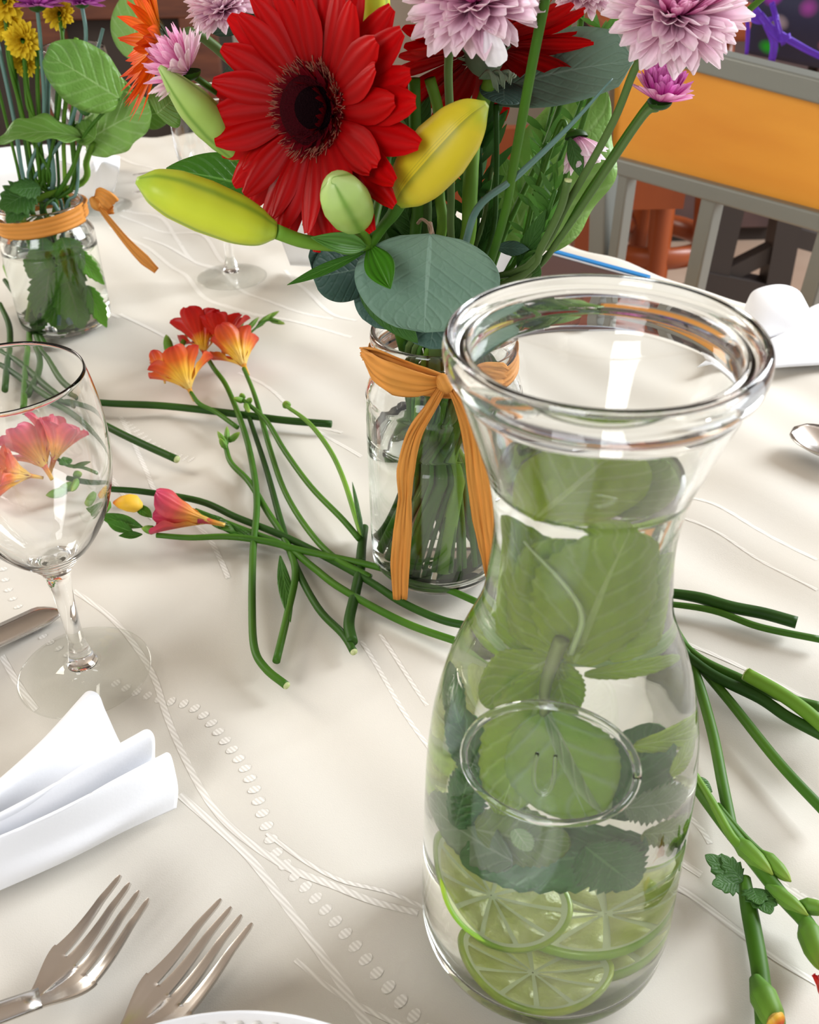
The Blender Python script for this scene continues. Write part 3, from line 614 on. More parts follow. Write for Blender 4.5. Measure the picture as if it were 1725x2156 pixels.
tube('pedicel', [JN, D(808, 475, .394), D(828, 450, .391), D(842, 421, .387)], [.0024, .0022, .0026, .0034], STEMG, r)
tube('pedicel', [JN, D(768, 495, .393), D(757, 473, .388)], [.0022, .002, .0028], STEML, r)
tube('pedicel', [JN, D(640, 440, .43), D(500, 330, .425)], .002, STEML, r)
tube('pedicel', [JN, D(820, 300, .445), D(802, 155, .44)], .002, STEMG, r)
leaf('leaf', JN, D(822, 608, .375), .0125, uvramp('bright_lily_leaf', [(0, (.07, .25, .015)), (1, (.06, .24, .012))], ribs=.25, ribk=5, midrib=.02, vein_col=(.12, .34, .04), transl=.25, rough=.35), r, prof=p_lance, curl=.5, fold=.3)
leaf('leaf', D(770, 520, .392), D(655, 500, .372), .0085, uvramp('pale_lily_leaf', [(0, (.14, .34, .06)), (1, (.12, .32, .05))], ribs=.3, ribk=4, transl=.25, rough=.4), r, prof=p_lance, curl=-.5, fold=.5)
leaf('leaf', D(770, 530, .395), D(605, 600, .375), .0045, MIDL, r, prof=p_lance, curl=.4, fold=.3)
leaf('leaf', D(800, 600, .42), D(845, 520, .41), .011, DARKL, r, prof=p_lance, curl=.4)
# eucalyptus sprigs
r = plant('eucalyptus_sprig', 'silver-green eucalyptus sprig with a large round leaf over the jar mouth', 'foliage', 12, [D(905, 470, .42), D(912, 520, .425), D(905, 620, .435)], .0012, mat('euc_twig', (.25, .16, .10), .6))
x0 = D(907, 492, .402); 
leaf('leaf', x0, D(893, 700, .388), .0585, EUC, r, prof=lambda t: (max(0, 1 - (2 * t - 1) ** 2)) ** .43 * (1 + .06 * math.sin(5 * t)) + .02, nv=31, nu=15, curl=.35, cup=.08, wave=.008, wk=2, up=CAM - x0 + np.array([.03, 0, -.05]))
tube('leaf_stalk', [D(907, 494, .402), D(908, 478, .405), D(890, 462, .415), D(880, 470, .42)], .0007, mat('euc_twig', (.25, .16, .10), .6), r)
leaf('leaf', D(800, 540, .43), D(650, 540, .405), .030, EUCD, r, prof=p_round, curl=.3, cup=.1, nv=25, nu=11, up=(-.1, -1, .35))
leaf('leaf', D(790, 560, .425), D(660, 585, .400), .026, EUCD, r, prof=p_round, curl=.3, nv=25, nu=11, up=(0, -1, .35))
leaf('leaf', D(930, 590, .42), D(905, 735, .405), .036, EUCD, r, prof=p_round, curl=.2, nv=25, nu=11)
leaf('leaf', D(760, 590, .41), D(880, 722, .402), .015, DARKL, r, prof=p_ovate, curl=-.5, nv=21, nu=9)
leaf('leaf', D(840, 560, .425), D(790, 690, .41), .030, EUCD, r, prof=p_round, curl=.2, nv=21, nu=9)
r = plant('eucalyptus_sprig', 'long grey-green eucalyptus leaf reaching right behind the pink mums', 'foliage', 13, [D(1060, 190, .50), D(1040, 330, .49), D(1000, 520, .47)], .0012, STEMY)
leaf('leaf', D(1050, 185, .485), D(1335, 128, .47), .036, EUC, r, prof=lambda t: .35 + .65 * math.sin(PI * min(1, t * .8 + .1)) if t < .9 else max(.03, 6.5 * (1 - t)), nv=27, nu=11, curl=-.35, cup=.25, up=(.1, -.75, .65))
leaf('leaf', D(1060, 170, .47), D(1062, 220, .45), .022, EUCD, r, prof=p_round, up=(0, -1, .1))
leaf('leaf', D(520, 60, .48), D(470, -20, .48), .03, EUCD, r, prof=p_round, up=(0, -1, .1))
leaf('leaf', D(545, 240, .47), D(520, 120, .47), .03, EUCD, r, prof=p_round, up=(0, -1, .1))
# broad leaves
r = plant('salal_branch', 'broad light green ruffled leaf behind the right-hand stems', 'foliage', 14, [D(1140, 520, .50), D(1080, 580, .48)], .0014, STEML)
leaf('leaf', D(1130, 520, .50), D(1250, 175, .53), .052, SALALP, r, prof=lambda t: (math.sin(PI * min(1, t * .93 + .05))) ** .6 * (1 + .07 * math.sin(14 * t)) + .02, nv=33, nu=13, wave=.05, wk=2, cup=-.1, curl=-.2, up=(.15, -1, .25))
leaf('leaf', D(1110, 540, .49), D(1060, 330, .50), .03, SALALP, r, nv=21, nu=9, up=(0, -1, .2), curl=.2)
r = plant('salal_branch', 'green pointed leaf between the long lily bud and the red petals', 'foliage', 15, [D(560, 400, .45), D(720, 480, .455)], .0014, STEMG)
leaf('leaf', D(560, 400, .44), D(350, 355, .43), .024, MIDL, r, curl=-.3, up=(0, -.8, .6))
leaf('leaf', D(330, 240, .46), D(370, 205, .46), .02, SALAL, r, up=(0, -1, .3))
# grass blade and loose stems
r = plant('grass_blade', 'blue-grey grass blade slanting across the right-hand stems', 'foliage', 16, [D(1290, 165, .43), D(1200, 265, .425), D(1090, 370, .42), D(1005, 440, .425), D(960, 560, .43)], [.0004, .0011, .0016, .0017, .0017, .001], STEMB)
ST = [
 ('green stem rising past the top edge, left of the drooping pink bloom', 17, [D(1152, -20, .40), D(1120, 140, .405), D(1085, 330, .415), D(1055, 480, .43)], .0020, STEMG),
 ('green stem passing behind the large pink mum to the top edge', 18, [D(1625, -20, .47), D(1520, 70, .46), D(1380, 200, .455), D(1240, 400, .45), D(1130, 560, .455)], .0014, STEMG),
 ('cut-off stem ending below the small drooping bloom', 19, [D(1196, 380, .43), D(1180, 440, .435), D(1140, 520, .44), D(1100, 580, .445)], .0018, STEMY),
 ('thick green stem standing just under the red gerberas', 20, [D(872, 165, .45), D(875, 300, .45), D(880, 430, .45), D(885, 540, .45)], .0028, STEMG),
 ('light green stem curving behind the golden lily bud', 21, [D(905, 165, .46), D(925, 250, .46), D(925, 400, .455), D(928, 500, .45)], .0026, STEML),
 ('straight dark stem right of the golden lily bud', 22, [D(1045, 220, .47), D(1045, 380, .47), D(1030, 520, .46)], .0013, STEMD),
 ('straight green stem behind the cut-off stem', 23, [D(1255, 170, .48), D(1180, 400, .475), D(1090, 600, .46)], .0013, STEMG),
 ('thin dark stem left of the small green lily bud', 24, [D(640, 470, .45), D(700, 520, .455), D(770, 600, .45)], .0013, STEMG),
 ('thin upright stem between the lily buds', 25, [D(780, 340, .46), D(785, 440, .46), D(800, 560, .452)], .0018, STEMY)]
for lb, i, pts, rr, m in ST:
    o = tube('flower_stem', pts + [mouth(i), jarfoot(i, .024)], rr, m, seg=10); tag(o, lb, 'stem', 'loose stems in the centre bouquet')
add('cut_end', tubemesh('cut_end', [D(1197, 377, .43), D(1196, 382, .43)], .0017, CUT), bpy.data.objects['flower_stem.002'], Matrix.Identity(4))
# feathery filler greens
def filler(label, i, pts, m, n=26, L=.018, W=.0028, seed=0):
    rs = random.Random(seed); r_ = plant('filler_green', label, 'foliage', i, pts, .0011, m, 'feathery greens in the centre bouquet')
    p = smoothpath(pts, 8); V = []; F = []; UV = []
    for k in range(n):
        q = p[int(len(p) * k / n)]; a = rs.uniform(0, 6.28); d = nrm([math.cos(a), math.sin(a) * .6, .9 + rs.uniform(-.3, .3)]); l = L * rs.uniform(.5, 1.1)
        x, y, z = frame(d, (rs.uniform(-1, 1), -1, rs.uniform(-.2, .6))); v, f, uv = bladegrid(l, W * rs.uniform(.7, 1.3), p_lance, nu=3, nv=6, curl=rs.uniform(-.6, .6)); k0 = len(V)
        V += [q + x * a_[0] + y * a_[1] + z * a_[2] for a_ in v]; F += [tuple(t + k0 for t in f_) for f_ in f]; UV += uv
    o = add('leaflets', mesh('leaflets', V, F, UV, m), r_); tag(o, kind='stuff')
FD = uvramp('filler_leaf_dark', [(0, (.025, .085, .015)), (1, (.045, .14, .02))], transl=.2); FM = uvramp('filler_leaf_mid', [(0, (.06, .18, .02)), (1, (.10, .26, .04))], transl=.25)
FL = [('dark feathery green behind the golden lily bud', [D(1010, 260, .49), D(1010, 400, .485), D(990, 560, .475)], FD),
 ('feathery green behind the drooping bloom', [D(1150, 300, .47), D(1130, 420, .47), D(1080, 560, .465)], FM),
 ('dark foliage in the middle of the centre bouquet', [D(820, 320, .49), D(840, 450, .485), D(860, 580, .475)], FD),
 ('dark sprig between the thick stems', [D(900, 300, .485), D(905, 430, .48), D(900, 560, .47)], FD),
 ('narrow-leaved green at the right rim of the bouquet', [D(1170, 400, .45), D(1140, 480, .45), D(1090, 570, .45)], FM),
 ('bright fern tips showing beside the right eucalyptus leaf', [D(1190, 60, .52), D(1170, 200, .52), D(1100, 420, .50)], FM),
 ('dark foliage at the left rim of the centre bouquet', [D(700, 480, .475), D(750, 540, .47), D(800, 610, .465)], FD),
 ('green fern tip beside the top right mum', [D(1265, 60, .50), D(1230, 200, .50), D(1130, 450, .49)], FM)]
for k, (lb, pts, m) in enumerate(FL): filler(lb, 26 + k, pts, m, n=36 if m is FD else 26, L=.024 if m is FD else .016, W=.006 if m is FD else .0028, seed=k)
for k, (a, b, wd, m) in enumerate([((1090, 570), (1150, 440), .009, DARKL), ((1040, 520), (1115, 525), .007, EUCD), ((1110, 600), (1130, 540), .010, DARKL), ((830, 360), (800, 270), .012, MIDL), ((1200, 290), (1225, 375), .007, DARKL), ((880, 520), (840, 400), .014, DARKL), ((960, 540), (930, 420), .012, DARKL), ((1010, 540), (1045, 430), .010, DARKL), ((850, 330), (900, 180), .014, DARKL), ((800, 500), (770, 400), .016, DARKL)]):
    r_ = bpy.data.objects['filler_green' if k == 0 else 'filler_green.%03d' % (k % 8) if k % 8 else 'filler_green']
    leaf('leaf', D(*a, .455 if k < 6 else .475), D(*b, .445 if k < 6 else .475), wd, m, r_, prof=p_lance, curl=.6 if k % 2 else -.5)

# ------------------------------------------------------------------ left bouquet
def lfoot(i, r=.024): a = i * 2.4; return np.array([LX + r * math.cos(a), LY + r * math.sin(a), .010])
def lmouth(i, r=.020): a = i * 2.4 + 2.4; return np.array([LX + r * math.cos(a), LY + r * math.sin(a), .100])
def lplant(name, label, cat, i, pts, rad, m, group=None):
    root = thing(name, label, cat, lfoot(i), group); tube('stem', list(pts) + [lmouth(i), lfoot(i)], rad, m, root, seg=8, n=6); return root
Y2 = .78
r = lplant('salal_branch', 'branch of broad light green oval leaves in the left bouquet', 'foliage', 0, [D(254, 208, Y2), D(215, 240, Y2), D(175, 292, Y2), D(150, 360, Y2), D(105, 425, .79)], [.0011, .0014, .0018, .0022, .0024], STEMG)
leaf('leaf', D(252, 208, Y2), D(97, 112, .76), .046, SALAL, r, prof=lambda t: (math.sin(PI * min(1, t * .92 + .05))) ** .5, nv=25, nu=11, curl=-.3, up=(.1, -.9, .5), wave=.03)
leaf('leaf', D(172, 292, Y2), D(-10, 302, .75), .036, SALAL, r, nv=25, nu=11, curl=-.9, up=(0, -.35, .95), wave=.05, fold=.2)
leaf('leaf', D(278, 128, .80), D(292, -40, .80), .036, SALALP, r, nv=25, nu=11, curl=.2, up=(0, -1, .1))
leaf('leaf', D(178, 300, .80), D(315, 225, .79), .044, SALALP, r, prof=lambda t: (math.sin(PI * min(1, t * .92 + .05))) ** .5, nv=25, nu=11, curl=-.3, up=(0, -.8, .5), wave=.05)
leaf('leaf', D(290, 245, .82), D(372, 232, .82), .024, SALAL, r, up=(0, -1, .5))
leaf('leaf', D(200, 200, .83), D(290, 205, .83), .034, SALALP, r, up=(0, -1, .3))
leaf('leaf', D(190, 225, .80), D(162, 230, .79), .012, DARKL, r)
r = lplant('salal_branch', 'thick light green stem at the right of the left jar mouth', 'foliage', 6, [D(196, 300, .79), D(182, 340, .795), D(172, 385, .80)], [.0022, .0026, .0028, .0026], STEML)
leaf('leaf', D(200, 292, .77), D(150, 260, .80), .02, SALAL, r)
heads = [((78, 12), MUMV, 'violet daisy seen from below at the top of the left bouquet', .020, (0, .1, 1)), ((172, 6), MUMV, 'second violet daisy from below, right of the first', .018, (.1, .1, 1)),
         ((12, 45), MUMY, 'yellow chrysanthemum cluster at the far left edge', .017, (-.1, -.9, .3)), ((48, 85), MUMY, 'yellow chrysanthemum hanging between the left stems', .015, (.2, -.9, .1)), ((50, 130), MUMY, 'lowest small yellow chrysanthemum of the left bouquet', .0125, (0, -.95, -.1)), ((125, 28), MUMY, 'yellow bloom between the two violet daisies', .013, (0, -.9, .3)), ((10, 2), MUMY, 'yellow bloom in the upper left corner', .017, (0, -.9, .3))]
for k, (hp, m, lb, R, n) in enumerate(heads):
    c = D(*hp, .79 + .01 * (k % 3)); r = lplant('daisy', lb, 'flower', 2 + k, [c, D(hp[0] + 8, hp[1] + 90, .79), D(hp[0] * .6 + 45, 260, .79), D(60 + 8 * k, 380, .79)], .0015, STEMB if k < 2 else STEMG, 'small blooms in the left bouquet')
    mum(r, c, n, R, mats=(m, m, m), rings=[(20, -5, 1, 0), (18, 15, .95, 0), (14, 35, .8, 0), (9, 60, .6, 0)], w_=.26)
c = D(208, 305, .86); r = thing('daisy', 'tiny yellow bloom showing beside the left napkin', 'flower', c); mum(r, c, (0, -1, .3), .009, mats=(MUMY,) * 3, rings=[(10, 0, 1, 0), (8, 30, .8, 0)], w_=.4)
for k in range(10):
    x0 = -5 + 22 * k; x1 = 45 + 13 * k
    o = tube('flower_stem', [D(x0 - 30 + 6 * k, 60 + 20 * (k % 3), .80), D((x0 + x1) / 2 - 8, 250, .795), D(x1, 400, .79), lmouth(k + 3, .022), lfoot(k + 5, .026)], .0013 + .0004 * (k % 3), [STEMG, STEMB, STEMD, STEML][k % 4], seg=8)
    tag(o, ('thin %s stem in the left jar, %s' % (['green', 'blue-green', 'dark', 'pale green'][k % 4], ['farthest left of the bunch', 'second from the left edge', 'third from the left edge', 'fourth from the left edge', 'just left of the middle', 'in the middle of the bunch', 'just right of the middle', 'third from the right side', 'second from the right side', 'farthest right of the bunch'][k])), 'stem', 'thin stems of the left bouquet')
# leafy bits: at the neck and inside the water
r = thing('parsley_sprig', 'lobed dark green leaf hanging over the left jar rim', 'foliage', D(80, 400, .77))
for k, (a, b, wd) in enumerate([((70, 400), (0, 440), .03), ((60, 410), (15, 470), .022), ((85, 395), (20, 400), .018)]):
    leaf('leaf', D(*a, .768), D(*b, .75), wd, DARKL, r, serr=.35, sk=5, nv=31, up=(0, -.8, .6))
r = thing('leaf_sprig', 'toothed green leaves standing in the water of the left jar', 'foliage', (LX, LY, .012))
tube('stem', [(LX - .006, LY, .012), (LX, LY - .004, .05), (LX + .004, LY, .095)], .0014, STEMG, r)
MINTD = uvramp('submerged_leaf', [(0, (.08, .26, .02)), (1, (.14, .36, .03))], veins=.4, veink=7, vein_col=(.15, .3, .06), midrib=.03, transl=.3)
for k, (a, b, wd) in enumerate([((105, 560), (95, 680), .026), ((140, 590), (170, 690), .030), ((150, 540), (140, 640), .026), ((100, 530), (70, 580), .022), ((180, 600), (225, 690), .016), ((150, 520), (220, 600), .014), ((120, 620), (130, 690), .026), ((90, 640), (85, 700), .014), ((130, 500), (150, 560), .026), ((90, 500), (90, 560), .022)]):
    leaf('leaf', D(*a, LY - .02), D(*b, LY - .018), wd, MINTD if k != 7 else MIDL, r, serr=.25, sk=7, nv=31, fold=.2)

# ------------------------------------------------------------------ cut freesias lying on the cloth
def zpts(px, z=.0025, lift=None):
    n = len(px); return [P(x, y, z if lift is None else lift[i]) for i, (x, y) in enumerate(px)]
def fstem(label, px, r, m=STEMG, z=.0025, cut=False, lift=None, name='freesia_stem', tipr=None):
    pts = zpts(px, z, lift); root = thing(name, label, 'stem', pts[len(pts) // 2], 'cut freesia stems on the cloth')
    rad = [r * .8, r, r, r] if tipr is None else [tipr, r, r, r]
    tube('stem', pts, rad, m, root, seg=12, n=7)
    if cut:
        d = nrm(pts[-1] - pts[-2]); add('cut_end', tubemesh('cut_end', [pts[-1] - d * .0002, pts[-1] + d * .0006], r * .93, CUT, seg=12), root)
    return root
def budlet(root, a, b, r, m=None, za=.004, zb=.006):
    pa, pb = P(*a, za), P(*b, zb); bud('bud', [pa, (pa * .6 + pb * .4), (pa * .2 + pb * .8), pb], [r * .45, r, r * .9, r * .5, r * .1], m or MATS['freesia_bud_green'], root, lobes=2, seg=12)
uvramp('freesia_bud_green', [(0, (.08, .22, .02)), (.6, (.16, .32, .03)), (1, (.30, .40, .05))], ribs=.2, ribk=3, transl=.1)
R1 = .0021
s1 = fstem('long freesia stem with the open red flower, bent upright and cut at its foot', [(432, 745), (450, 775), (478, 815), (512, 900), (532, 980), (541, 1060), (533, 1160), (531, 1280), (536, 1365), (560, 1408), (603, 1443)], R1, STEMG, cut=True, lift=[.013, .011, .008, .006, .005, .006, .005, .003, .0025, .0025, .0025])
s2 = fstem('freesia stem with the small orange trumpet, second from the right', [(513, 776), (530, 815), (545, 860), (570, 950), (600, 1035), (645, 1110), (700, 1170), (780, 1215)], R1 * .9, STEMG, z=.003, lift=[.012, .009, .006, .004, .004, .004, .006, .005])
s3 = fstem('short freesia branch carrying the orange and yellow flower at left', [(402, 826), (420, 850), (455, 868), (500, 900)], R1 * .8, STEMG, lift=[.010, .008, .007, .006])
s4 = fstem('straight dark stem lying left to right with a pointed end', [(150, 835), (215, 848), (350, 855), (500, 872), (600, 885), (698, 893)], .0027, STEMD, z=.003)
s5 = fstem('dark stem from the left ending in a cut near the glass', [(0, 770), (110, 835), (220, 895), (290, 930), (372, 967)], .0027, STEMD, z=.003, cut=True)
s6 = fstem('slim freesia stem ending in a tiny yellow-green bud near the jar', [(603, 855), (650, 890), (693, 945), (722, 1005), (748, 1085), (762, 1130)], R1 * .8, STEML, lift=[.02, .018, .014, .010, .008, .006])
s7 = fstem('slim stem with small leafy tip, left of the tiny-budded one', [(512, 842), (560, 885), (600, 950), (655, 1025), (720, 1092), (757, 1135)], R1 * .9, STEMG, lift=[.014, .012, .010, .009, .008, .006])
s8 = fstem('stem with a curled leafy tip crossing the long upright stem', [(475, 940), (487, 975), (525, 1015), (565, 1080), (597, 1130), (622, 1200), (606, 1290), (582, 1392)], R1, STEMG, z=.0025, lift=[.008, .007, .005, .003, .003, .004, .003, .003])
s9 = fstem('stem ending in a cut foot below the centre jar', [(520, 865), (560, 985), (592, 1100), (622, 1190), (670, 1280), (722, 1335), (745, 1372)], R1, STEMD, cut=True, z=.0025)
s10 = fstem('thick dark stem beside the centre jar foot', [(768, 1110), (762, 1150), (758, 1200), (748, 1250), (735, 1310), (742, 1352)], .0030, STEMD, z=.0035)
s11 = fstem('long stem running from behind the wine glass under the carafe', [(150, 1015), (215, 1028), (300, 1035), (420, 1055), (500, 1090), (600, 1130), (700, 1180), (780, 1225), (850, 1270), (930, 1305), (1000, 1320)], .0022, STEMD, z=.004)
s12 = fstem('lighter flattened stem from the pink bud to behind the carafe', [(330, 1127), (400, 1132), (480, 1130), (560, 1140), (640, 1160), (780, 1190), (870, 1218), (940, 1240), (1010, 1270)], .0020, STEMG, z=.0065)
s13 = fstem('lowest of the long stems running towards the carafe', [(412, 1075), (500, 1110), (600, 1150), (660, 1195), (720, 1240), (850, 1310), (985, 1358)], .0021, STEMG, z=.0045)
for k, (px, m) in enumerate([([(10, 590), (45, 640), (75, 700), (90, 770), (60, 830)], STEMD), ([(0, 640), (20, 690), (18, 760), (10, 820)], STEMD), ([(58, 620), (62, 720), (55, 800), (50, 860)], STEMG), ([(20, 600), (80, 700), (130, 790), (190, 830)], STEMD), ([(0, 730), (60, 780), (130, 830), (180, 850)], STEMD)]):
    fstem(['dark curved stem behind the front wine glass, nearest the left jar', 'short dark stem at the left edge above the glass', 'upright stem seen through the glass rim', 'stem slanting down right seen through the glass', 'dark stem crossing low behind the glass bowl'][k], px, .0026, m, z=.003)
r = fstem('green stem with a coiled tip left of the small jar', [(25, 600), (10, 560), (35, 590), (60, 625)], .002, STEML, z=.012)
# flowers
def fl(root, bpx, zb, tpx, zt, m, openr, s=1., L=None):
    b, t = P(*bpx, zb), P(*tpx, zt); freesia(root, b, t, np.linalg.norm(t - b) if L is None else L, m, openr, s=s)
fl(s1, (430, 742), .014, (420, 662), .034, FRER, 1.0, 1.1)
fl(s1, (470, 735), .014, (462, 672), .034, FRER, .9, 1.0, L=.035)
fl(s3, (400, 822), .010, (372, 760), .026, FREO, .9, 1.0, L=.036)
fl(s3, (345, 795), .010, (338, 765), .016, FREO, .4, 1.0, L=.022)
fl(s2, (515, 772), .012, (488, 712), .024, FREO, .7, 1.0, L=.036)
fl(s12, (443, 1098), .010, (320, 1068), .018, FREP, .22, 1.0, L=.036)
bud('bud', [P(298, 1064, .008), P(270, 1060, .012), P(240, 1058, .010)], [.002, .0055, .0055, .004, .001], uvramp('freesia_bud_orange', [(0, (.85, .6, .08)), (.6, (.85, .5, .03)), (1, (.6, .1, .02))], transl=.2), s12)
budlet(s12, (232, 1062), (198, 1068), .005)
budlet(s12, (330, 1118), (298, 1112), .0028); 
for a, b, wd in [((300, 1110), (205, 1082), .010), ((280, 1120), (225, 1098), .008), ((430, 1080), (495, 1120), .008), ((285, 1060), (320, 1090), .007), ((560, 1145), (410, 1072), .007), ((300, 1125), (250, 1128), .006)]:
    leaf('leaf', P(*a, .006), P(*b, .009), wd, MIDL, s12, prof=p_lance, up=(0, -.3, 1), curl=.4, fold=.3)
budlet(s3, (358, 745), (350, 705), .0042, za=.01, zb=.02)
for root, lst in ((s1, [((500, 700), (515, 665)), ((515, 700), (545, 668)), ((540, 690), (572, 660)), ((565, 672), (600, 682)), ((545, 680), (588, 655)), ((380, 735), (395, 700))]), (s7, [((515, 845), (492, 838)), ((512, 840), (508, 828)), ((520, 850), (530, 838)), ((516, 850), (525, 868))]), (s8, [((478, 940), (458, 908)), ((478, 935), (478, 898)), ((482, 930), (505, 910)), ((476, 945), (462, 922))]), (s6, [((606, 858), (600, 845))])):
    for a, b in lst: budlet(root, a, b, .0022 if root is not s6 else .003, za=.012, zb=.018)
    if root is s1: tube('twig', [P(485, 705, .012), P(520, 705, .014), P(560, 675, .018), P(598, 680, .016)], .0009, STEMG, root)
budlet(s10, (765, 1130), (742, 1015), .0016, MATS['dark_leaf'], za=.008, zb=.02)
leaf('leaf', P(590, 1170, .006), P(612, 1310, .004), .008, MIDL, s8, prof=p_lance, up=(.3, -.2, 1))
# freesias seen through the glass
t1 = fstem('freesia spray of magenta and orange blooms seen through the front glass', [(120, 965), (150, 985), (185, 990), (230, 1005)], .0015, STEMG, z=.006)
fl(t1, (100, 992), .010, (50, 905), .03, FREP, .9, 1.0, L=.038); fl(t1, (118, 975), .010, (140, 900), .03, FREP, .8, 1.0, L=.038); fl(t1, (70, 1010), .008, (10, 1000), .016, FREO, .9, 1.0, L=.030)
for a, b in (((175, 1020), (160, 1040)), ((165, 1010), (185, 1005)), ((150, 1040), (100, 1048)), ((170, 1030), (130, 1035))): budlet(t1, a, b, .003)
leaf('leaf', P(150, 985, .008), P(140, 965, .012), .01, MIDL, t1, up=(0, 0, 1)); leaf('leaf', P(160, 990, .008), P(210, 975, .012), .008, MIDL, t1, up=(0, 0, 1))
t2 = fstem('small red and yellow freesia left of the small jar, at the edge', [(10, 560), (5, 520), (8, 490)], .0014, STEMG, z=.008)
fl(t2, (12, 515), .012, (2, 470), .03, FREO, .7, 1., L=.04); fl(t2, (15, 520), .012, (0, 500), .02, FREO, .3, 1., L=.03)
budlet(t2, (20, 500), (22, 470), .005)
# right-hand group
e = [('long narrow leaf pointing right from behind the carafe', [(1400, 1247), (1470, 1258), (1540, 1278), (1610, 1292), (1678, 1311)], .0033, STEMD, .005, None, .0028),
 ('topmost thin stem to the right of the carafe', [(1380, 1268), (1500, 1285), (1600, 1320), (1730, 1347)], .0019, STEMG, .003, None, None),
 ('upper of the two thick stems running right', [(1405, 1320), (1470, 1385), (1560, 1430), (1640, 1465), (1730, 1490)], .0026, STEMG, .004, None, None),
 ('lower of the two thick stems running right', [(1425, 1362), (1500, 1420), (1600, 1470), (1660, 1510), (1740, 1552)], .0028, STEMD, .0065, None, None),
 ('straight stem slanting to the right edge below the thick pair', [(1400, 1285), (1450, 1370), (1540, 1480), (1640, 1605), (1740, 1712)], .0024, STEMG, .003, None, None),
 ('stem hugging the carafe and ending among the buds', [(1430, 1340), (1465, 1420), (1500, 1540), (1522, 1650), (1545, 1765)], .0026, STEMG, .004, None, None)]
for lb, px, rr, m, z, c, tr in e: fstem(lb, px, rr, m, z=z)
r = fstem('pale yellow-green cut stem lying on the thick pair', [(1760, 1555), (1700, 1500), (1640, 1458), (1572, 1420)], .0035, STEML, z=.011, cut=True)
b1 = fstem('thick budded stem running down right from the carafe foot', [(1445, 1620), (1470, 1660), (1530, 1740), (1590, 1815), (1650, 1890), (1700, 1945), (1735, 2010)], .0030, STEMG, z=.006)
for a, b, rr in (((1545, 1765), (1628, 1842), .0040), ((1600, 1795), (1666, 1856), .0036), ((1615, 1865), (1702, 1928), .0034), ((1680, 1905), (1750, 1916), .0034), ((1695, 1935), (1732, 2045), .0050)): budlet(b1, a, b, rr, za=.006, zb=.009)
b2 = fstem('lighter thin stem alongside the budded one', [(1462, 1628), (1500, 1690), (1540, 1760), (1565, 1785)], .0019, STEML, z=.008)
leaf('leaf', P(1465, 1635, .008), P(1500, 1668, .004), .006, MIDL, b2, prof=p_lance, up=(0, 0, 1))
tube('twig', [P(1510, 1695, .006), P(1570, 1765, .006), P(1640, 1830, .006)], .0016, STEMG, b1)
b3 = fstem('thick stem standing down to the bottom right corner with an opening bud', [(1567, 1850), (1575, 1900), (1590, 1980), (1603, 2060), (1612, 2170)], .0034, STEMG, z=.0035)
budlet(b3, (1590, 2060), (1650, 2190), .0052, za=.008, zb=.012); budlet(b3, (1625, 2140), (1645, 2165), .004, MATS['freesia_petal_orange'], .014, .014)
for a, b, wd in (((1565, 1855), (1485, 1800), .013), ((1555, 1860), (1500, 1862), .010), ((1560, 1850), (1520, 1800), .009), ((1590, 1870), (1622, 1925), .012), ((1585, 1870), (1600, 1905), .010)):
    leaf('leaf', P(*a, .006), P(*b, .009), wd, DARKL, b3, serr=.4, sk=4, nv=25, up=(0, 0, 1))
fl(b3, (1745, 2150), .01, (1760, 2050), .02, FRER, .6)

# ------------------------------------------------------------------ mint and lime inside the carafe
MINT = uvramp('mint_leaf_light', [(0, (.50, .68, .02)), (1, (.42, .62, .015))], veins=.55, veink=6, vein_col=(.70, .85, .25), midrib=.035, transl=.5, rough=.45)
MINT2 = uvramp('mint_leaf_mid', [(0, (.24, .36, .04)), (1, (.20, .34, .035))], veins=.5, veink=6, vein_col=(.38, .50, .16), midrib=.035, transl=.4, rough=.45)
MINTF = uvramp('mint_leaf_facing', [(0, (.40, .62, .07)), (1, (.36, .60, .04))], veins=.7, veink=4, vein_col=(.50, .70, .28), midrib=.03, transl=.4, rough=.4)
MINTG = uvramp('mint_leaf_greyish', [(0, (.22, .34, .16)), (1, (.26, .38, .18))], veins=.5, veink=5, vein_col=(.40, .52, .30), midrib=.03, transl=.35, rough=.4)
MINTU = uvramp('mint_leaf_pale_underside', [(0, (.50, .72, .28)), (1, (.58, .78, .34))], veins=.6, veink=5, vein_col=(.80, .92, .58), midrib=.04, transl=.4, rough=.4)
MINTK = uvramp('mint_leaf_dark', [(0, (.03, .20, .02)), (1, (.05, .24, .03))], veins=.4, veink=6, vein_col=(.12, .34, .08), midrib=.03, transl=.25, rough=.35)
def keep_in(p):
    p = np.array(p); r_ = math.hypot(p[0] - CX, p[1] - CY); m_ = Rin(p[2]) - .0009
    if r_ > m_: p[0] = CX + (p[0] - CX) * m_ / r_; p[1] = CY + (p[1] - CY) * m_ / r_
    if p[2] > WL - .0012: p[2] = WL - .0012
    return p
def mleaf(root, a, da, b, db, wd, m, **k):
    k.setdefault('up', (0, -1, .35)); k.setdefault('serr', .10); return leaf('leaf', CF(*a, da), CF(*b, db), wd, m, root, prof=lambda t: (math.sin(PI * min(1, t * .96 + .03))) ** .6, nv=49, nu=13, sk=12, thick=.0004, clamp=keep_in, **k)
sp = thing('mint_sprig', 'sprig of large light green mint leaves floating in the carafe neck', 'mint', CF(1185, 1340), 'mint in the carafe')
tube('stem', [CF(1186, 1338, .001), CF(1172, 1375, .0015), CF(1152, 1440, .002), CF(1150, 1500, .003)], [.0021, .0019, .0016, .0013], mat('mint_stem', (.26, .32, .09), .4), sp)
mleaf(sp, (1200, 1372), .004, (1082, 1075), .003, .030, MINT, curl=.3, cup=-.1, wave=.03)
mleaf(sp, (1210, 1385), .006, (1320, 1100), .004, .034, MINT, curl=.3, cup=-.1, wave=.03)
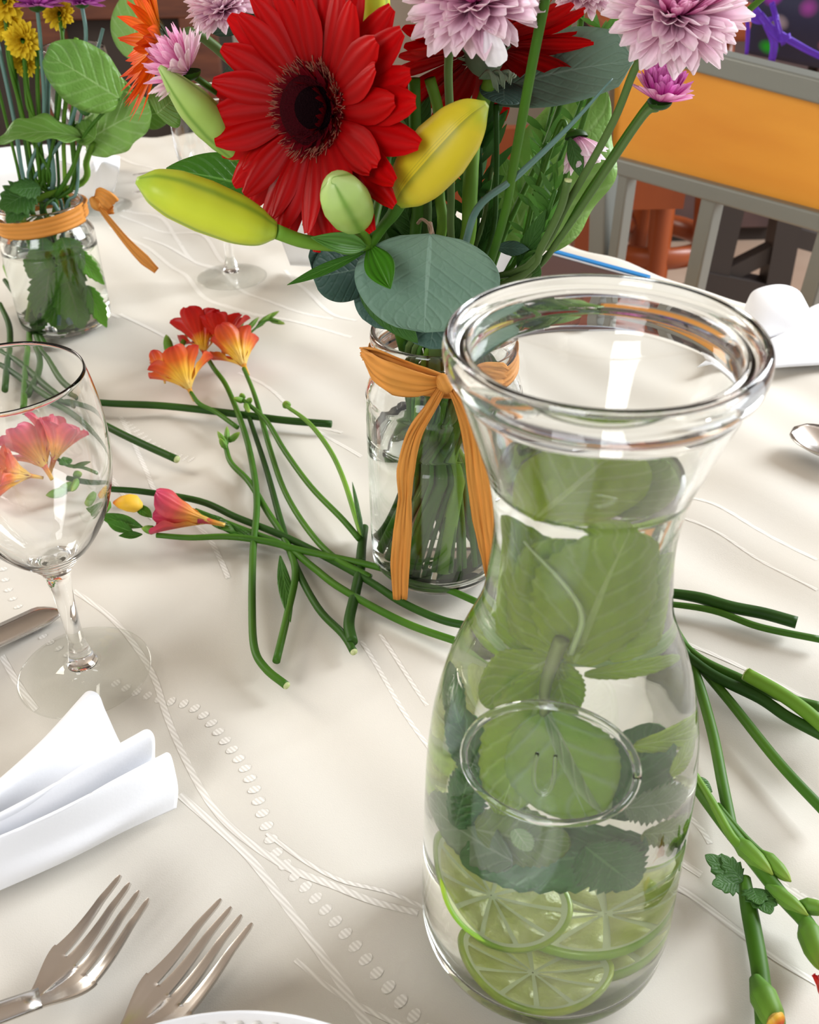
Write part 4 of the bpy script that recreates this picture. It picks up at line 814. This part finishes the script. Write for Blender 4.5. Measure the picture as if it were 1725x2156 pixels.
mleaf(sp, (1200, 1380), .012, (1200, 1110), .010, .040, MINT, curl=.3)
mleaf(sp, (1190, 1400), .007, (1030, 1230), .005, .022, MINT, curl=-.3, cup=-.2)
mleaf(sp, (1170, 1392), .003, (1410, 1330), .005, .019, MINTU, curl=.3, cup=-.2, up=(0, -1, -.2))
mleaf(sp, (1095, 1380), .006, (1060, 1110), .005, .020, MINTU, curl=.2)
mleaf(sp, (1260, 1370), .010, (1385, 1150), .006, .030, MINT, curl=.2)
mleaf(sp, (1130, 1360), .012, (1110, 1090), .010, .030, MINT, curl=.2)
tube('stalk', [CF(1115, 1130, .001), CF(1190, 1220, .001), CF(1226, 1290, .001), CF(1203, 1370, .001)], [.0004, .0007, .0009, .0009], mat('mint_vein', (.48, .62, .25), .4), sp)
leaf('leaf', (CX - .016, CY - .018, .2055), (CX + .012, CY + .016, .2065), .034, MINT, sp, prof=p_round, up=(0, 0, 1), wave=.02, nv=31, nu=11, clamp=keep_in)
leaf('leaf', (CX + .000, CY - .016, .2045), (CX + .020, CY + .010, .2055), .026, MINT2, sp, prof=p_round, up=(0, 0, 1), nv=25, nu=9, clamp=keep_in)
mid = thing('mint_sprig', 'mint sprig with a folded pale leaf behind the embossed ring', 'mint', CF(1150, 1500), 'mint in the carafe')
mleaf(mid, (1150, 1495), .003, (1235, 1715), .002, .034, MINTF, up=(-.35, -1, .3), curl=-.1, cup=.1, serr=.04)
mleaf(mid, (1155, 1500), .0015, (1275, 1700), .001, .015, MINTU, up=(.9, -1, .45), curl=.0, cup=.2, serr=.06)
mleaf(mid, (1160, 1400), .008, (1062, 1700), .006, .024, MINT, up=(-.1, -1, .3), curl=-.3, cup=-.2)
mleaf(mid, (1165, 1375), .006, (1030, 1480), .004, .020, MINT, curl=.3)
mleaf(mid, (1165, 1370), .009, (1200, 1500), .008, .013, MINT, curl=.3)
loose = [('dark mint leaf lowest in the carafe, pointing left above the limes', (1350, 1760), .003, (985, 1800), .003, .026, MINTK, dict(curl=.3, serr=.16)),
 ('dark serrated mint leaf just above the lime slices on the right', (1230, 1770), .001, (1330, 1850), .001, .020, MINTK, dict(serr=.35)),
 ('greyish mint leaf against the left wall of the carafe', (1085, 1800), .002, (925, 1680), .002, .022, MINTG, dict(curl=.2)),
 ('dark mint leaf upright near the left shoulder of the carafe', (985, 1520), .004, (968, 1400), .004, .012, MINTK, dict(up=(-.5, -1, .2))),
 ('dark ragged mint leaf left of the embossed ring', (975, 1730), .004, (1010, 1600), .004, .016, MINTK, dict(up=(-.2, -1, .2), serr=.3)),
 ('bright mint leaf curling at the right shoulder of the carafe', (1325, 1560), .004, (1440, 1435), .003, .012, MINT, dict(curl=-.2)),
 ('small mint leaf at the right wall level with the ring', (1395, 1620), .003, (1440, 1550), .003, .008, MINT, dict()),
 ('frayed mint leaf at the lower right of the ring', (1310, 1690), .002, (1425, 1665), .003, .013, MINTG, dict(serr=.35)),
 ('olive mint leaf against the lower right wall of the carafe', (1340, 1740), .004, (1430, 1720), .004, .011, MINT2, dict(serr=.3)),
 ('small pale mint scrap under the ring', (1088, 1735), .001, (1120, 1780), .001, .007, MINTU, dict(serr=.2)),
 ('olive mint leaf in the lower middle behind the others', (1020, 1730), .008, (1200, 1750), .008, .022, MINT2, dict()),
 ('mint leaf standing behind the ring near the far wall', (1270, 1680), .03, (1330, 1500), .03, .022, MINTK, dict()),
 ('second dark mint leaf near the far wall of the carafe', (1080, 1620), .035, (1010, 1480), .03, .016, MINTK, dict()),
 ('thin green mint leaf under the right shoulder', (1230, 1412), .003, (1410, 1385), .003, .006, MINT, dict(curl=.3))]
for k, (lb, a, Ya, b, Yb, wd, m, kw) in enumerate(loose):
    kw.setdefault('up', (0, -1, .35)); sr = kw.pop('serr', .12)
    o = leaf('mint_leaf', CF(*a, Ya), CF(*b, Yb), wd, m, None, prof=lambda t: (math.sin(PI * min(1, t * .96 + .03))) ** .6, nv=41, nu=11, serr=sr, sk=11, thick=.0004, wave=.02, clamp=keep_in, **kw)
    tag(o, lb, 'mint', 'mint in the carafe')
RIND = mat('lime_rind', (.20, .42, .02), .35, col2=(.38, .52, .03), nscale=50); RINDY = mat('lime_rind_yellow', (.50, .58, .03), .35, col2=(.30, .48, .03), nscale=50)
PITH = mat('lime_pith', (.66, .74, .40), .5); FLESH = mat('lime_flesh', (.54, .62, .12), .3, col2=(.64, .70, .22), nscale=120, trans=.12, bump=.3, bscale=500)
MEMB = mat('lime_membrane', (.66, .74, .42), .5)
def lime(label, c, n, R, th=.0055, rind=RIND, rot=0, cut=None):
    root = thing('lime_slice', label, 'lime', c, 'lime slices in the carafe'); x, y, z = frame((1, .02, 0), n); M = M4(y, np.cross(z, y), z, c)
    x_, y_ = y, np.cross(z, y)
    def W(r, a, h): return np.array(c) + r * (math.cos(a) * x_ + math.sin(a) * y_) + z * h
    N = 64; V = []; 
    prof = [(R * .93, th / 2), (R * .985, th * .46), (R, th * .2), (R, -th * .2), (R * .985, -th * .46), (R * .93, -th / 2)]
    for r, h in prof: V += [W(r, 2 * PI * k / N, h) for k in range(N)]
    add('rind', mesh('rind', V, grid(N, 6, True), None, rind), root)
    V = [W(r, 2 * PI * k / N, h) for r, h in [(0.0003, th * .44), (R * .935, th * .49), (R * .935, -th * .49), (.0003, -th * .44)] for k in range(N)]
    add('pith', mesh('pith', V, grid(N, 4, True), None, PITH, False), root)
    S = 10
    for i in range(S):
        a0 = rot + 2 * PI * i / S + .05; a1 = rot + 2 * PI * (i + 1) / S - .05; am = (a0 + a1) / 2
        out = []
        ri, ro = R * .07, R * .865
        for t in np.linspace(0, 1, 9): out.append((ro * (1 - .015 * abs(2 * t - 1) ** 6), a0 + (a1 - a0) * t))
        V = []; ctr = []
        for sgn in (1, -1):
            V.append(W(R * .5, am, sgn * th * .56))
            V += [W(ri, am, sgn * th * .50)] + [W(r, a, sgn * th * .51) for r, a in out]
        n1 = 11; F = []
        for k in range(10):
            F.append((0, 1 + k, 1 + (k + 1) % 10)); F.append((n1, n1 + 1 + (k + 1) % 10, n1 + 1 + k)); F.append((1 + k, n1 + 1 + k, n1 + 1 + (k + 1) % 10, 1 + (k + 1) % 10))
        add('segment', mesh('segment', V, F, None, FLESH), root)
    return root
lime('lime slice lowest at the front of the carafe with its wheel facing out', (CX - .0055, CY - .0205, .0165), (-.03, -.22, .97), .0215, rind=RINDY, rot=.2)
lime('lime slice standing against the left wall, over the front slice', (CX - .0190, CY - .0195, .056), (-.40, -.50, .76), .0220, rot=.5)
lime('wide lime slice lying behind to the right in the carafe', (CX + .013, CY + .006, .0285), (.10, -.16, .98), .0235, rot=.3)
lime('lime slice flat on the bottom of the carafe beneath the others', (CX + .014, CY + .004, .0118), (.0, -.0, 1), .0225, rot=.1)

# ------------------------------------------------------------------ cutlery
def world_sweep(name, rows, m, parent=None, thick=.0016):
    """rows: list of lists of points (same length)"""
    n = len(rows[0]); V = [p for r_ in rows for p in r_]; o = add(name, mesh(name, V, grid(n, len(rows)), None, m), parent); solid(o, thick); return o
def fork(label, tips, root_l, root_r, neck, handle, lift):
    """all in photo px on the cloth: 4 tip points; left and right shoulder; neck; handle end"""
    T_ = [P(*t, lift) for t in tips]; ax0 = (T_[0] + T_[3]) / 2; N_ = P(*neck, .006); H_ = P(*handle, .004)
    r_ = thing('fork', label, 'fork', N_, 'forks by the napkin')
    ax = nrm((ax0 - N_) * np.array([1, 1, 0])); sd = np.array([ax[1], -ax[0], 0])
    Lh = np.linalg.norm((ax0 - N_)[:2]); hw = .0125
    tl = .62 * Lh          # tine length
    rootc = N_ + ax * (Lh - tl); 
    def zc(s): # bowl curve along head: s 0 neck .. 1 tips
        return .006 - .0035 * math.sin(PI * min(1, s * 1.25)) + (lift - .006) * s ** 2.2
    # head and tines: one sheet whose four lanes part at the slots
    V = []; F = []; nr = 0; NH, NT, NC = 14, 18, 4; prev_t = False
    for kk in range(NH + NT):
        head = kk < NH
        if head:
            s = kk / (NH - 1); wd = .0036 + (hw - .0036) * (s * s * (3 - 2 * s)) ** .75; base_ = N_ + ax * (Lh - tl) * s; k = s * (Lh - tl) / Lh
        else:
            s = (kk - NH + .12) / (NT - 1 + .12); base_ = rootc + ax * tl * s; k = ((Lh - tl) + tl * s) / Lh
        for i in range(4):
            if head: cc_, hw_ = wd * (-.75 + .5 * i), wd / 4
            else: cc_ = hw * (-.75 + .5 * i) * (1 - .10 * s); hw_ = hw / 4 * (.80 - .52 * s) * (.45 if kk == NH + NT - 1 else 1)
            for u in np.linspace(-1, 1, NC):
                q = base_ + sd * (cc_ + hw_ * u); V.append(np.array([q[0], q[1], zc(k) + .0018 * ((cc_ + hw_ * u) / hw) ** 2 * (1 - (0 if head else s))]))
        if kk:
            a0 = (kk - 1) * 4 * NC; b0 = kk * 4 * NC
            for c_ in range(4 * NC - 1):
                if not head and c_ % NC == NC - 1: continue
                F.append((a0 + c_, a0 + c_ + 1, b0 + c_ + 1, b0 + c_))
    hd = add('head_with_tines', mesh('head_with_tines', V, F, None, STEEL), r_); solid(hd, .0013); bv = hd.modifiers.new('bevel', 'BEVEL'); bv.width = .0003; bv.segments = 2
    d = nrm((H_ - N_) * np.array([1, 1, 0])); sd2 = np.array([-d[1], d[0], 0]); rows = []
    for s in np.linspace(0, 1, 16):
        wd = .0038 + .0045 * s ** 1.5; c = N_ - d * .003 + d * .10 * s; z = .0062 + .010 * math.sin(PI * min(1, s * .8)) * .6
        rows.append([np.array([*(c + sd2 * wd * u)[:2], z + .001 * (1 - u * u)]) for u in np.linspace(-1, 1, 7)])
    world_sweep('handle', rows, STEEL, r_, .002)
    return r_
fork('left fork with upcurved tines, nearest the folded napkin', [(262, 1841), (277, 1858), (293, 1876), (307, 1894)], None, None, (68, 2112), (-90, 2190), .017)
fork('right fork lying between the left fork and the plate', [(473, 1892), (489, 1908), (508, 1928), (525, 1946)], None, None, (255, 2190), (120, 2330), .012)
# knife
kn = thing('table_knife', 'steel table knife with a rounded tip behind the wine glass foot', 'knife', P(20, 1345, .003))
a = P(124, 1278, .004); b = P(-140, 1400, .004); d = nrm(b - a); s_ = np.array([-d[1], d[0], 0]); rows = []
for s in np.linspace(0, 1, 24):
    wd = .0088 * min(1, (s * 7) ** .55) if s > 0 else .0008; c = a + (b - a) * s; k = max(0, 1 - s * 6) ** 2 * .004
    rows.append([np.array([*(c + s_ * (wd * u + k))[:2], .0032 + .0006 * (1 - u * u)]) for u in np.linspace(-1, 1, 5)])
world_sweep('blade', rows, STEEL, kn, .0014)
box('handle', b + d * .045, (.09, .013, .006), STEEL, kn, R=np.array([d, s_, [0, 0, 1]]).T, bevel=.002)
# far fork tips behind the long lily bud
fk = thing('fork', 'far fork whose tips show left of the long lily bud', 'fork', P(300, 390, .004), 'cutlery at the far settings')
for k in range(2):
    a = P(280 + 0 * k, 368 + 38 * k, .006); b = P(420, 352 + 30 * k, .005); tube('tine', [a, (a + b) / 2, b], [.0008, .0015, .002], STEEL, fk, seg=6)
tube('handle', [P(420, 365, .005), P(560, 350, .005)], .004, STEEL, fk, seg=8, flat=.4)
# spoon
spn = thing('spoon', 'steel spoon whose bowl enters at the right edge', 'spoon', P(1740, 935, .006))
a = P(1671, 903, .008); b = P(1860, 990, .006); d = nrm((b - a) * np.array([1, 1, 0])); s_ = np.array([-d[1], d[0], 0]); rows = []
Ls = .055
for s in np.linspace(0, 1, 18):
    wd = .019 * math.sqrt(max(.0005, 1 - (2 * s ** .92 - 1) ** 2)); c = a + d * Ls * s; dp = .008 * math.sin(PI * s)
    rows.append([np.array([*(c + s_ * wd * u)[:2], .0095 - dp * (1 - u * u)]) for u in np.linspace(-1, 1, 9)])
world_sweep('bowl', rows, STEEL, spn, .0014)
tube('handle', [a + d * (Ls - .003) + [0, 0, .001], a + d * (Ls + .03) + [0, 0, .008], a + d * .17], [.003, .0025, .005], STEEL, spn, flat=.5)

# ------------------------------------------------------------------ plates
def plate(label, c, R, z0=.0, beads=False, group='white plates'):
    r_ = thing('plate', label, 'plate', (c[0], c[1], z0), group)
    pr = [(.0003, .004), (R * .55, .004), (R * .62, .006), (R * .72, .012), (R * .97, .019), (R, .0205), (R * 1.003, .0195), (R * .985, .0175), (R * .72, .0085), (R * .58, .0005), (R * .52, .0005), (.0003, .0015)]
    add('dish', lathemesh('dish', sm_profile(pr, 3), PORC, 96, (c[0], c[1], z0)), r_)
    if beads:
        V = []; F = []; nb = 96
        for k in range(nb):
            for rr, hh in ((.955, .0188), (.915, .0176)):
                t = 2 * PI * (k + (.5 if rr < .93 else 0)) / nb; p0 = np.array([c[0] + R * rr * math.cos(t), c[1] + R * rr * math.sin(t), z0 + hh]); k0 = len(V)
                for h, q in ((0, 1), (.0006, .75), (.0009, .2)): V += [p0 + np.array([math.cos(u) * q * .0022, math.sin(u) * q * .0022, h]) for u in np.linspace(0, 2 * PI, 7)[:-1]]
                F += [tuple(np.array(f_) + k0) for f_ in grid(6, 3, True)]
        tag(add('embossed_beads', mesh('embossed_beads', V, F, None, PORC), r_), kind='stuff')
    return r_
q = P(505, 2130, .020); plate('white plate with a beaded rim at the bottom edge', (q[0], q[1] - .098), .098, beads=True)
q = P(20, 372, .02); plate('white plate behind the left jar', (q[0], q[1] + .02), .12)

# ------------------------------------------------------------------ napkins
def loft(name, curves, m, parent=None, nu=60, nv=24, thick=.0012, ease=1.):
    """surface through a list of 3-D polylines (each smoothed)"""
    cs = []
    for c in curves:
        p = smoothpath(c, 12); s = np.linspace(0, len(p) - 1, nu); cs.append(np.array([[np.interp(t, range(len(p)), p[:, k]) for k in range(3)] for t in s]))
    cs = np.array(cs); V = []; UV = []
    cols = [smoothpath(list(cs[:, j]), max(2, nv // (len(cs) - 1))) for j in range(nu)]
    n2 = len(cols[0])
    for i in range(n2):
        for j in range(nu): V.append(cols[j][i]); UV.append((j / (nu - 1), i / (n2 - 1)))
    o = add(name, mesh(name, V, grid(nu, n2), UV, m), parent); solid(o, thick); return o
nk = thing('napkin', 'white cloth napkin folded into a fan at the left front', 'napkin', P(120, 1720, 0), 'white napkins')
loft('cloth', [
  [P(165, 1500, .002), P(180, 1461, .030), P(205, 1462, .031), P(222, 1500, .022), P(262, 1578, .008), P(290, 1548, .024), P(312, 1538, .030), P(324, 1552, .026), P(326, 1600, .009), P(342, 1592, .024), P(357, 1588, .026), P(368, 1625, .018), P(374, 1662, .010), P(371, 1700, .002)],
  [P(60, 1640, .002), P(82, 1568, .034), P(108, 1575, .034), P(140, 1620, .020), P(172, 1668, .010), P(185, 1612, .030), P(205, 1600, .033), P(222, 1618, .026), P(225, 1668, .010), P(238, 1650, .028), P(258, 1640, .030), P(268, 1690, .018), P(270, 1725, .010), P(262, 1748, .002)],
  [P(-60, 1740, .002), P(-40, 1675, .034), P(-15, 1680, .034), P(10, 1710, .020), P(35, 1745, .012), P(50, 1700, .030), P(66, 1680, .033), P(82, 1700, .026), P(90, 1745, .012), P(98, 1728, .028), P(112, 1715, .031), P(130, 1760, .018), P(132, 1800, .010), P(124, 1817, .002)],
  [P(-230, 1830, .002), P(-200, 1790, .03), P(-190, 1790, .03), P(-175, 1800, .02), P(-160, 1815, .014), P(-150, 1790, .028), P(-140, 1785, .03), P(-130, 1795, .024), P(-125, 1820, .014), P(-115, 1810, .026), P(-100, 1810, .028), P(-92, 1850, .018), P(-92, 1880, .010), P(-98, 1915, .002)]],
  NAPK, nk, nu=150, nv=36)
# right-hand napkin by the chair
nk = thing('napkin', 'white cloth napkin with a rolled fold at the right edge, by the chair', 'napkin', P(1680, 740, 0), 'white napkins')
Yn = .74
loft('roll', [[D(1572, 640, Yn + .04), D(1590, 612, Yn + .04), D(1640, 600, Yn + .045), D(1680, 612, Yn + .05), D(1700, 645, Yn + .05)],
              [D(1560, 690, Yn + .0), D(1590, 655, Yn), D(1640, 640, Yn), D(1700, 660, Yn), D(1735, 700, Yn)],
              [P(1540, 740, .004), P(1590, 720, .012), P(1650, 705, .014), P(1720, 712, .012), P(1790, 740, .004)]], NAPK, nk, nu=40, nv=20)
loft('cloth', [[D(1580, 712, Yn), D(1640, 690, Yn), D(1690, 660, Yn), D(1725, 640, Yn + .01), D(1850, 600, Yn + .03)],
               [P(1560, 745, .010), P(1620, 730, .014), P(1690, 710, .016), P(1760, 700, .016), P(1860, 690, .014)],
               [P(1500, 785, .003), P(1590, 778, .004), P(1660, 772, .004), P(1760, 765, .004), P(1880, 750, .004)]], NAPK, nk, nu=40, nv=20)
# far-left napkin
nk = thing('napkin', 'white napkin standing behind the left jar and its raffia knot', 'napkin', P(215, 400, 0), 'white napkins')
loft('cloth', [[D(150, 330, .98), D(190, 318, .97), D(215, 322, .965), D(252, 330, .975)], [D(155, 365, .97), D(195, 360, .94), D(215, 352, .96), D(250, 365, .965)], [P(165, 430, .003), P(190, 425, .003), P(215, 415, .003), P(238, 405, .003)]], NAPK, nk, nu=30, nv=14)
loft('cloth_fold', [[D(90, 320, 1.0), D(120, 335, .99), D(165, 350, .98)], [P(85, 400, .004), P(120, 410, .01), P(175, 420, .004)]], NAPK, nk, nu=20, nv=10)
nk = thing('napkin', 'white napkin glimpsed behind the long lily bud and the bouquet', 'napkin', P(640, 560, 0), 'white napkins')
loft('cloth', [[D(585, 470, .72), D(620, 430, .715), D(680, 455, .72), D(720, 470, .73)], [D(590, 500, .70), D(630, 475, .69), D(690, 490, .69), D(740, 500, .71)], [P(612, 558, .003), P(650, 560, .003), P(720, 565, .003), P(770, 565, .003)]], NAPK, nk, nu=30, nv=14)
nk = thing('napkin', 'white napkin glimpsed between the stems at the right of the bouquet', 'napkin', P(1050, 560, 0), 'white napkins')
loft('cloth', [[D(1010, 505, .80), D(1060, 480, .80), D(1110, 520, .81)], [P(1000, 600, .003), P(1060, 600, .010), P(1120, 590, .003)]], NAPK, nk, nu=20, nv=10)

# ------------------------------------------------------------------ menu book
e0, e1 = P(1158, 528, .012), P(1340, 578, .012); d = nrm((e1 - e0) * np.array([1, 1, 0])); s_ = np.array([d[1], -d[0], 0.]); L_ = np.linalg.norm(e1 - e0) * 1.12
s_ = -nrm(np.array([-d[1], d[0], 0])); s_ = s_ if s_[1] < 0 else -s_
bk = thing('menu_book', 'dark brown book with a blue upper edge behind the carafe rim', 'book', (e0 + e1) / 2)
Rm = np.array([d, s_, np.cross(d, s_)]).T; cc = (e0 + e1) / 2 + d * .008
box('cover', cc + s_ * .05 - [0, 0, .001], (L_, .10, .002), mat('book_cover', (.06, .025, .02), .5), bk, R=Rm)
box('pages', cc + s_ * .05 - [0, 0, .0055], (L_ * .98, .096, .007), mat('paper', (.6, .6, .62), .8), bk, R=Rm)
box('cover', cc + s_ * .05 - [0, 0, .010], (L_, .10, .002), mat('book_cover', (.06, .025, .02), .5), bk, R=Rm)
box('blue_edge', cc + s_ * .0015 + [0, 0, .0005], (L_, .006, .0035), mat('book_blue', (.02, .22, .55), .4), bk, R=Rm)
box('white_line', cc + s_ * .0065 + [0, 0, .0003], (L_, .0025, .0012), mat('paper', (.6, .6, .62), .8), bk, R=Rm)

# ------------------------------------------------------------------ chair with orange plywood back
CHG = mat('grey_chair_metal', (.19, .20, .18), .38, .3); PLY = mat('orange_plywood', (.58, .22, .018), .42, col2=(.68, .30, .03), nscale=2.2, stretch=(1, 1, 5))
Ac = D(1725, 455, 1.15); dd = nrm([-.60, .80, 0]); pn = np.array([dd[1], -dd[0], 0.])
def onpl(x, y, off=0.):
    rv = ray(x, y); A_ = Ac + pn * off; t = ((A_ - CAM) @ pn) / (rv @ pn); return CAM + rv * t
ch = thing('metal_chair', 'grey metal chair with an orange plywood backrest at the right edge', 'chair', (Ac[0], Ac[1], -.75))
def bar(name, a, b, w0, d0, m=CHG, off=0.):
    a, b = onpl(*a, off), onpl(*b, off); y = nrm(b - a); z = pn; x = np.cross(y, z); return box(name, (a + b) / 2, (w0, np.linalg.norm(b - a), d0), m, ch, R=np.array([x, y, z]).T, bevel=.003)
def wpx(px_, x, y): return px_ / pxm(onpl(x, y))
bar('top_rail', (1285, 75), (1960, 245), wpx(46, 1600, 150), .03)
bar('lower_rail', (1270, 335), (1960, 525), wpx(36, 1500, 395), .03)
pts = [onpl(1285, 95, .003), onpl(1960, 262, .003), onpl(1960, 515, .003), onpl(1272, 325, .003)]
V = [p + pn * s for s in (.006, -.006) for p in pts]
add('backrest_panel', mesh('backrest_panel', V, [(0, 1, 2, 3), (7, 6, 5, 4), (0, 4, 5, 1), (1, 5, 6, 2), (2, 6, 7, 3), (3, 7, 4, 0)], None, PLY, False), ch)
for a, b, w_ in (((1325, 350), (1288, 620), 28), ((1507, 395), (1455, 640), 38), ((1755, 470), (1680, 720), 40), ((1940, 510), (1860, 760), 38)):
    bar('spindle', a, b, wpx(w_, *a), .022)
for a, b in (((1285, 60), (1262, 700)), ((1960, 230), (1840, 900))): bar('side_post', a, b, .03, .03)
# seat and legs under the table level
sc = (onpl(1285, 640) + onpl(1880, 800)) / 2; sc[2] = -.32
Rc = np.array([dd, -pn, [0, 0, 1]]).T
box('seat', sc - pn * .2 * (1 if (-pn) @ np.array([-1, -1, 0]) > 0 else -1), (.40, .40, .025), PLY, ch, R=Rc, bevel=.008)
for i in (-1, 1):
    for j in (0, 1):
        pz = sc + dd * .19 * i - pn * .38 * j * (1 if (-pn) @ np.array([-1, -1, 0]) > 0 else -1); box('leg', (pz[0], pz[1], -.54), (.028, .028, .43), CHG, ch, R=Rc)
# bentwood stool behind the chair
RW = mat('red_brown_bentwood', (.20, .04, .010), .35, col2=(.28, .06, .012), nscale=6, stretch=(1, 1, .3))
st = thing('wooden_stool', 'red-brown bentwood stool with a ring brace seen under the chair back', 'stool', D(1370, 600, 2.3))
cS = D(1368, 505, 2.2); Rs = 112 / pxm(cS)
tube('ring_brace', [cS + Rs * np.array([math.cos(t), math.sin(t), 0]) for t in np.linspace(0, 2 * PI, 40)], .018, RW, st, n=1, flat=1.4)
for a_ in (-1.65, -.1, 1.5, 3.1):
    o_ = np.array([math.cos(a_), math.sin(a_), 0]); wz = cS + o_ * Rs * 1.0; wz = np.array(wz)
    tube('leg', [wz + o_ * .05 + [0, 0, -.75 - wz[2] + .0], wz, wz - o_ * .03 + [0, 0, .45]], .026, RW, st)
box('seat', cS + np.array([0, 0, .46]), (.36, .36, .03), RW, st, bevel=.01)
sp2 = thing('wooden_chair', 'second dark reddish wooden chair leg left of the bentwood stool', 'chair', D(1235, 620, 2.0))
box('leg', D(1232, 520, 2.0) + np.array([0, 0, -.1]), (.055, .055, .62), RW, sp2); box('seat_rail', D(1180, 400, 2.0), (.5, .05, .07), RW, sp2)
box('backrest', D(1150, 330, 2.05), (.42, .03, .12), RW, sp2)
# dark table base on the right
DK = mat('dark_metal', (.035, .028, .025), .5)
dt = thing('side_table', 'dark metal table frame on the floor at the far right', 'table', D(1640, 600, 2.1))
def fb(name, a, b, w_, Y=2.1, m=DK, par=None):
    a, b = D(*a, Y), D(*b, Y); y = nrm(b - a); x = nrm(np.cross(y, (0, 1, 0))); z = np.cross(x, y); box(name, (a + b) / 2, (w_, np.linalg.norm(b - a), w_), m, par or dt, R=np.array([x, y, z]).T)
fb('leg', (1670, 380), (1628, 610), .055); fb('brace', (1655, 490), (1725, 510), .04); fb('brace', (1640, 520), (1440, 620), .035); fb('foot', (1470, 590), (1620, 620), .06); fb('leg', (1545, 400), (1500, 600), .05); fb('top', (1480, 370), (1760, 400), .05)
# hanging floral bag with purple ribbon
bgm = bpy.data.materials.new('floral_print'); bgm.use_nodes = True; nt = bgm.node_tree; b_ = nt.nodes['Principled BSDF']; tc = nt.nodes.new('ShaderNodeTexCoord'); vo = nt.nodes.new('ShaderNodeTexVoronoi'); vo.inputs['Scale'].default_value = 22
nt.links.new(tc.outputs['Object'], vo.inputs['Vector']); rp = nt.nodes.new('ShaderNodeValToRGB'); el = rp.color_ramp.elements; el[0].position = .16; el[0].color = (1, 1, 1, 1); el[1].position = .42; el[1].color = (0, 0, 0, 1)
nt.links.new(vo.outputs['Distance'], rp.inputs[0]); mx = nt.nodes.new('ShaderNodeMixRGB'); mx.inputs[1].default_value = (.012, .014, .05, 1); hs_ = nt.nodes.new('ShaderNodeHueSaturation'); hs_.inputs['Saturation'].default_value = 1.1; hs_.inputs['Value'].default_value = .5
nt.links.new(vo.outputs['Color'], hs_.inputs['Color']); nt.links.new(rp.outputs[0], mx.inputs[0]); nt.links.new(hs_.outputs[0], mx.inputs[2]); nt.links.new(mx.outputs[0], b_.inputs['Base Color']); b_.inputs['Roughness'].default_value = .7
fbg = thing('fabric_bag', 'dark blue floral fabric bag with purple ribbons at the upper right corner', 'bag', D(1660, 130, 1.75))
yb = 1.75; p0, p1, p2, p3 = D(1565, -120, yb), D(1900, -120, yb), D(1900, 150, yb), D(1570, 110, yb)
loft('bag_body', [[p0, (p0 + p1) / 2 + [0, -.05, 0], p1], [(p0 + p3) / 2 + [0, -.05, 0], (p0 + p2) / 2 + [0, -.13, 0], (p1 + p2) / 2 + [0, -.05, 0]], [p3, (p3 + p2) / 2 + [0, -.07, 0], p2]], bgm, fbg, nu=24, nv=16, thick=.004)
PUR = mat('purple_ribbon', (.12, .03, .55), .4)
yr = 1.6
for k, (pp, w_) in enumerate([([(1568, 20), (1575, 60), (1572, 115)], .006), ([(1590, 20), (1625, 60), (1690, 100), (1740, 125)], .010), ([(1615, 50), (1630, 90), (1625, 130)], .012), ([(1600, 30), (1640, 80), (1665, 75)], .010), ([(1625, 5), (1640, 60), (1650, 95)], .008), ([(1570, 30), (1600, 45), (1640, 35)], .008)]):
    strip('ribbon', [D(x, y, yr) for x, y in pp], [w_, w_, w_ * .8], PUR, fbg, side=(.8, 0, .6), amp=.001, seed=20 + k)
dkc = thing('sideboard', 'dark sideboard standing behind the orange-backed chair', 'cabinet', (1.55, 3.2, -.75))
box('carcass', (1.75, 3.3, .0), (2.3, .5, 1.5), BLACKW, dkc); box('top', (1.75, 3.3, .77), (2.4, .56, .04), DARKW, dkc)
for k in range(4): box('door', (.9 + .57 * k, 3.03, .0), (.54, .03, 1.4), mat('sideboard_door', (.05, .03, .03), .5, col2=(.09, .05, .045), nscale=5), dkc, bevel=.006)
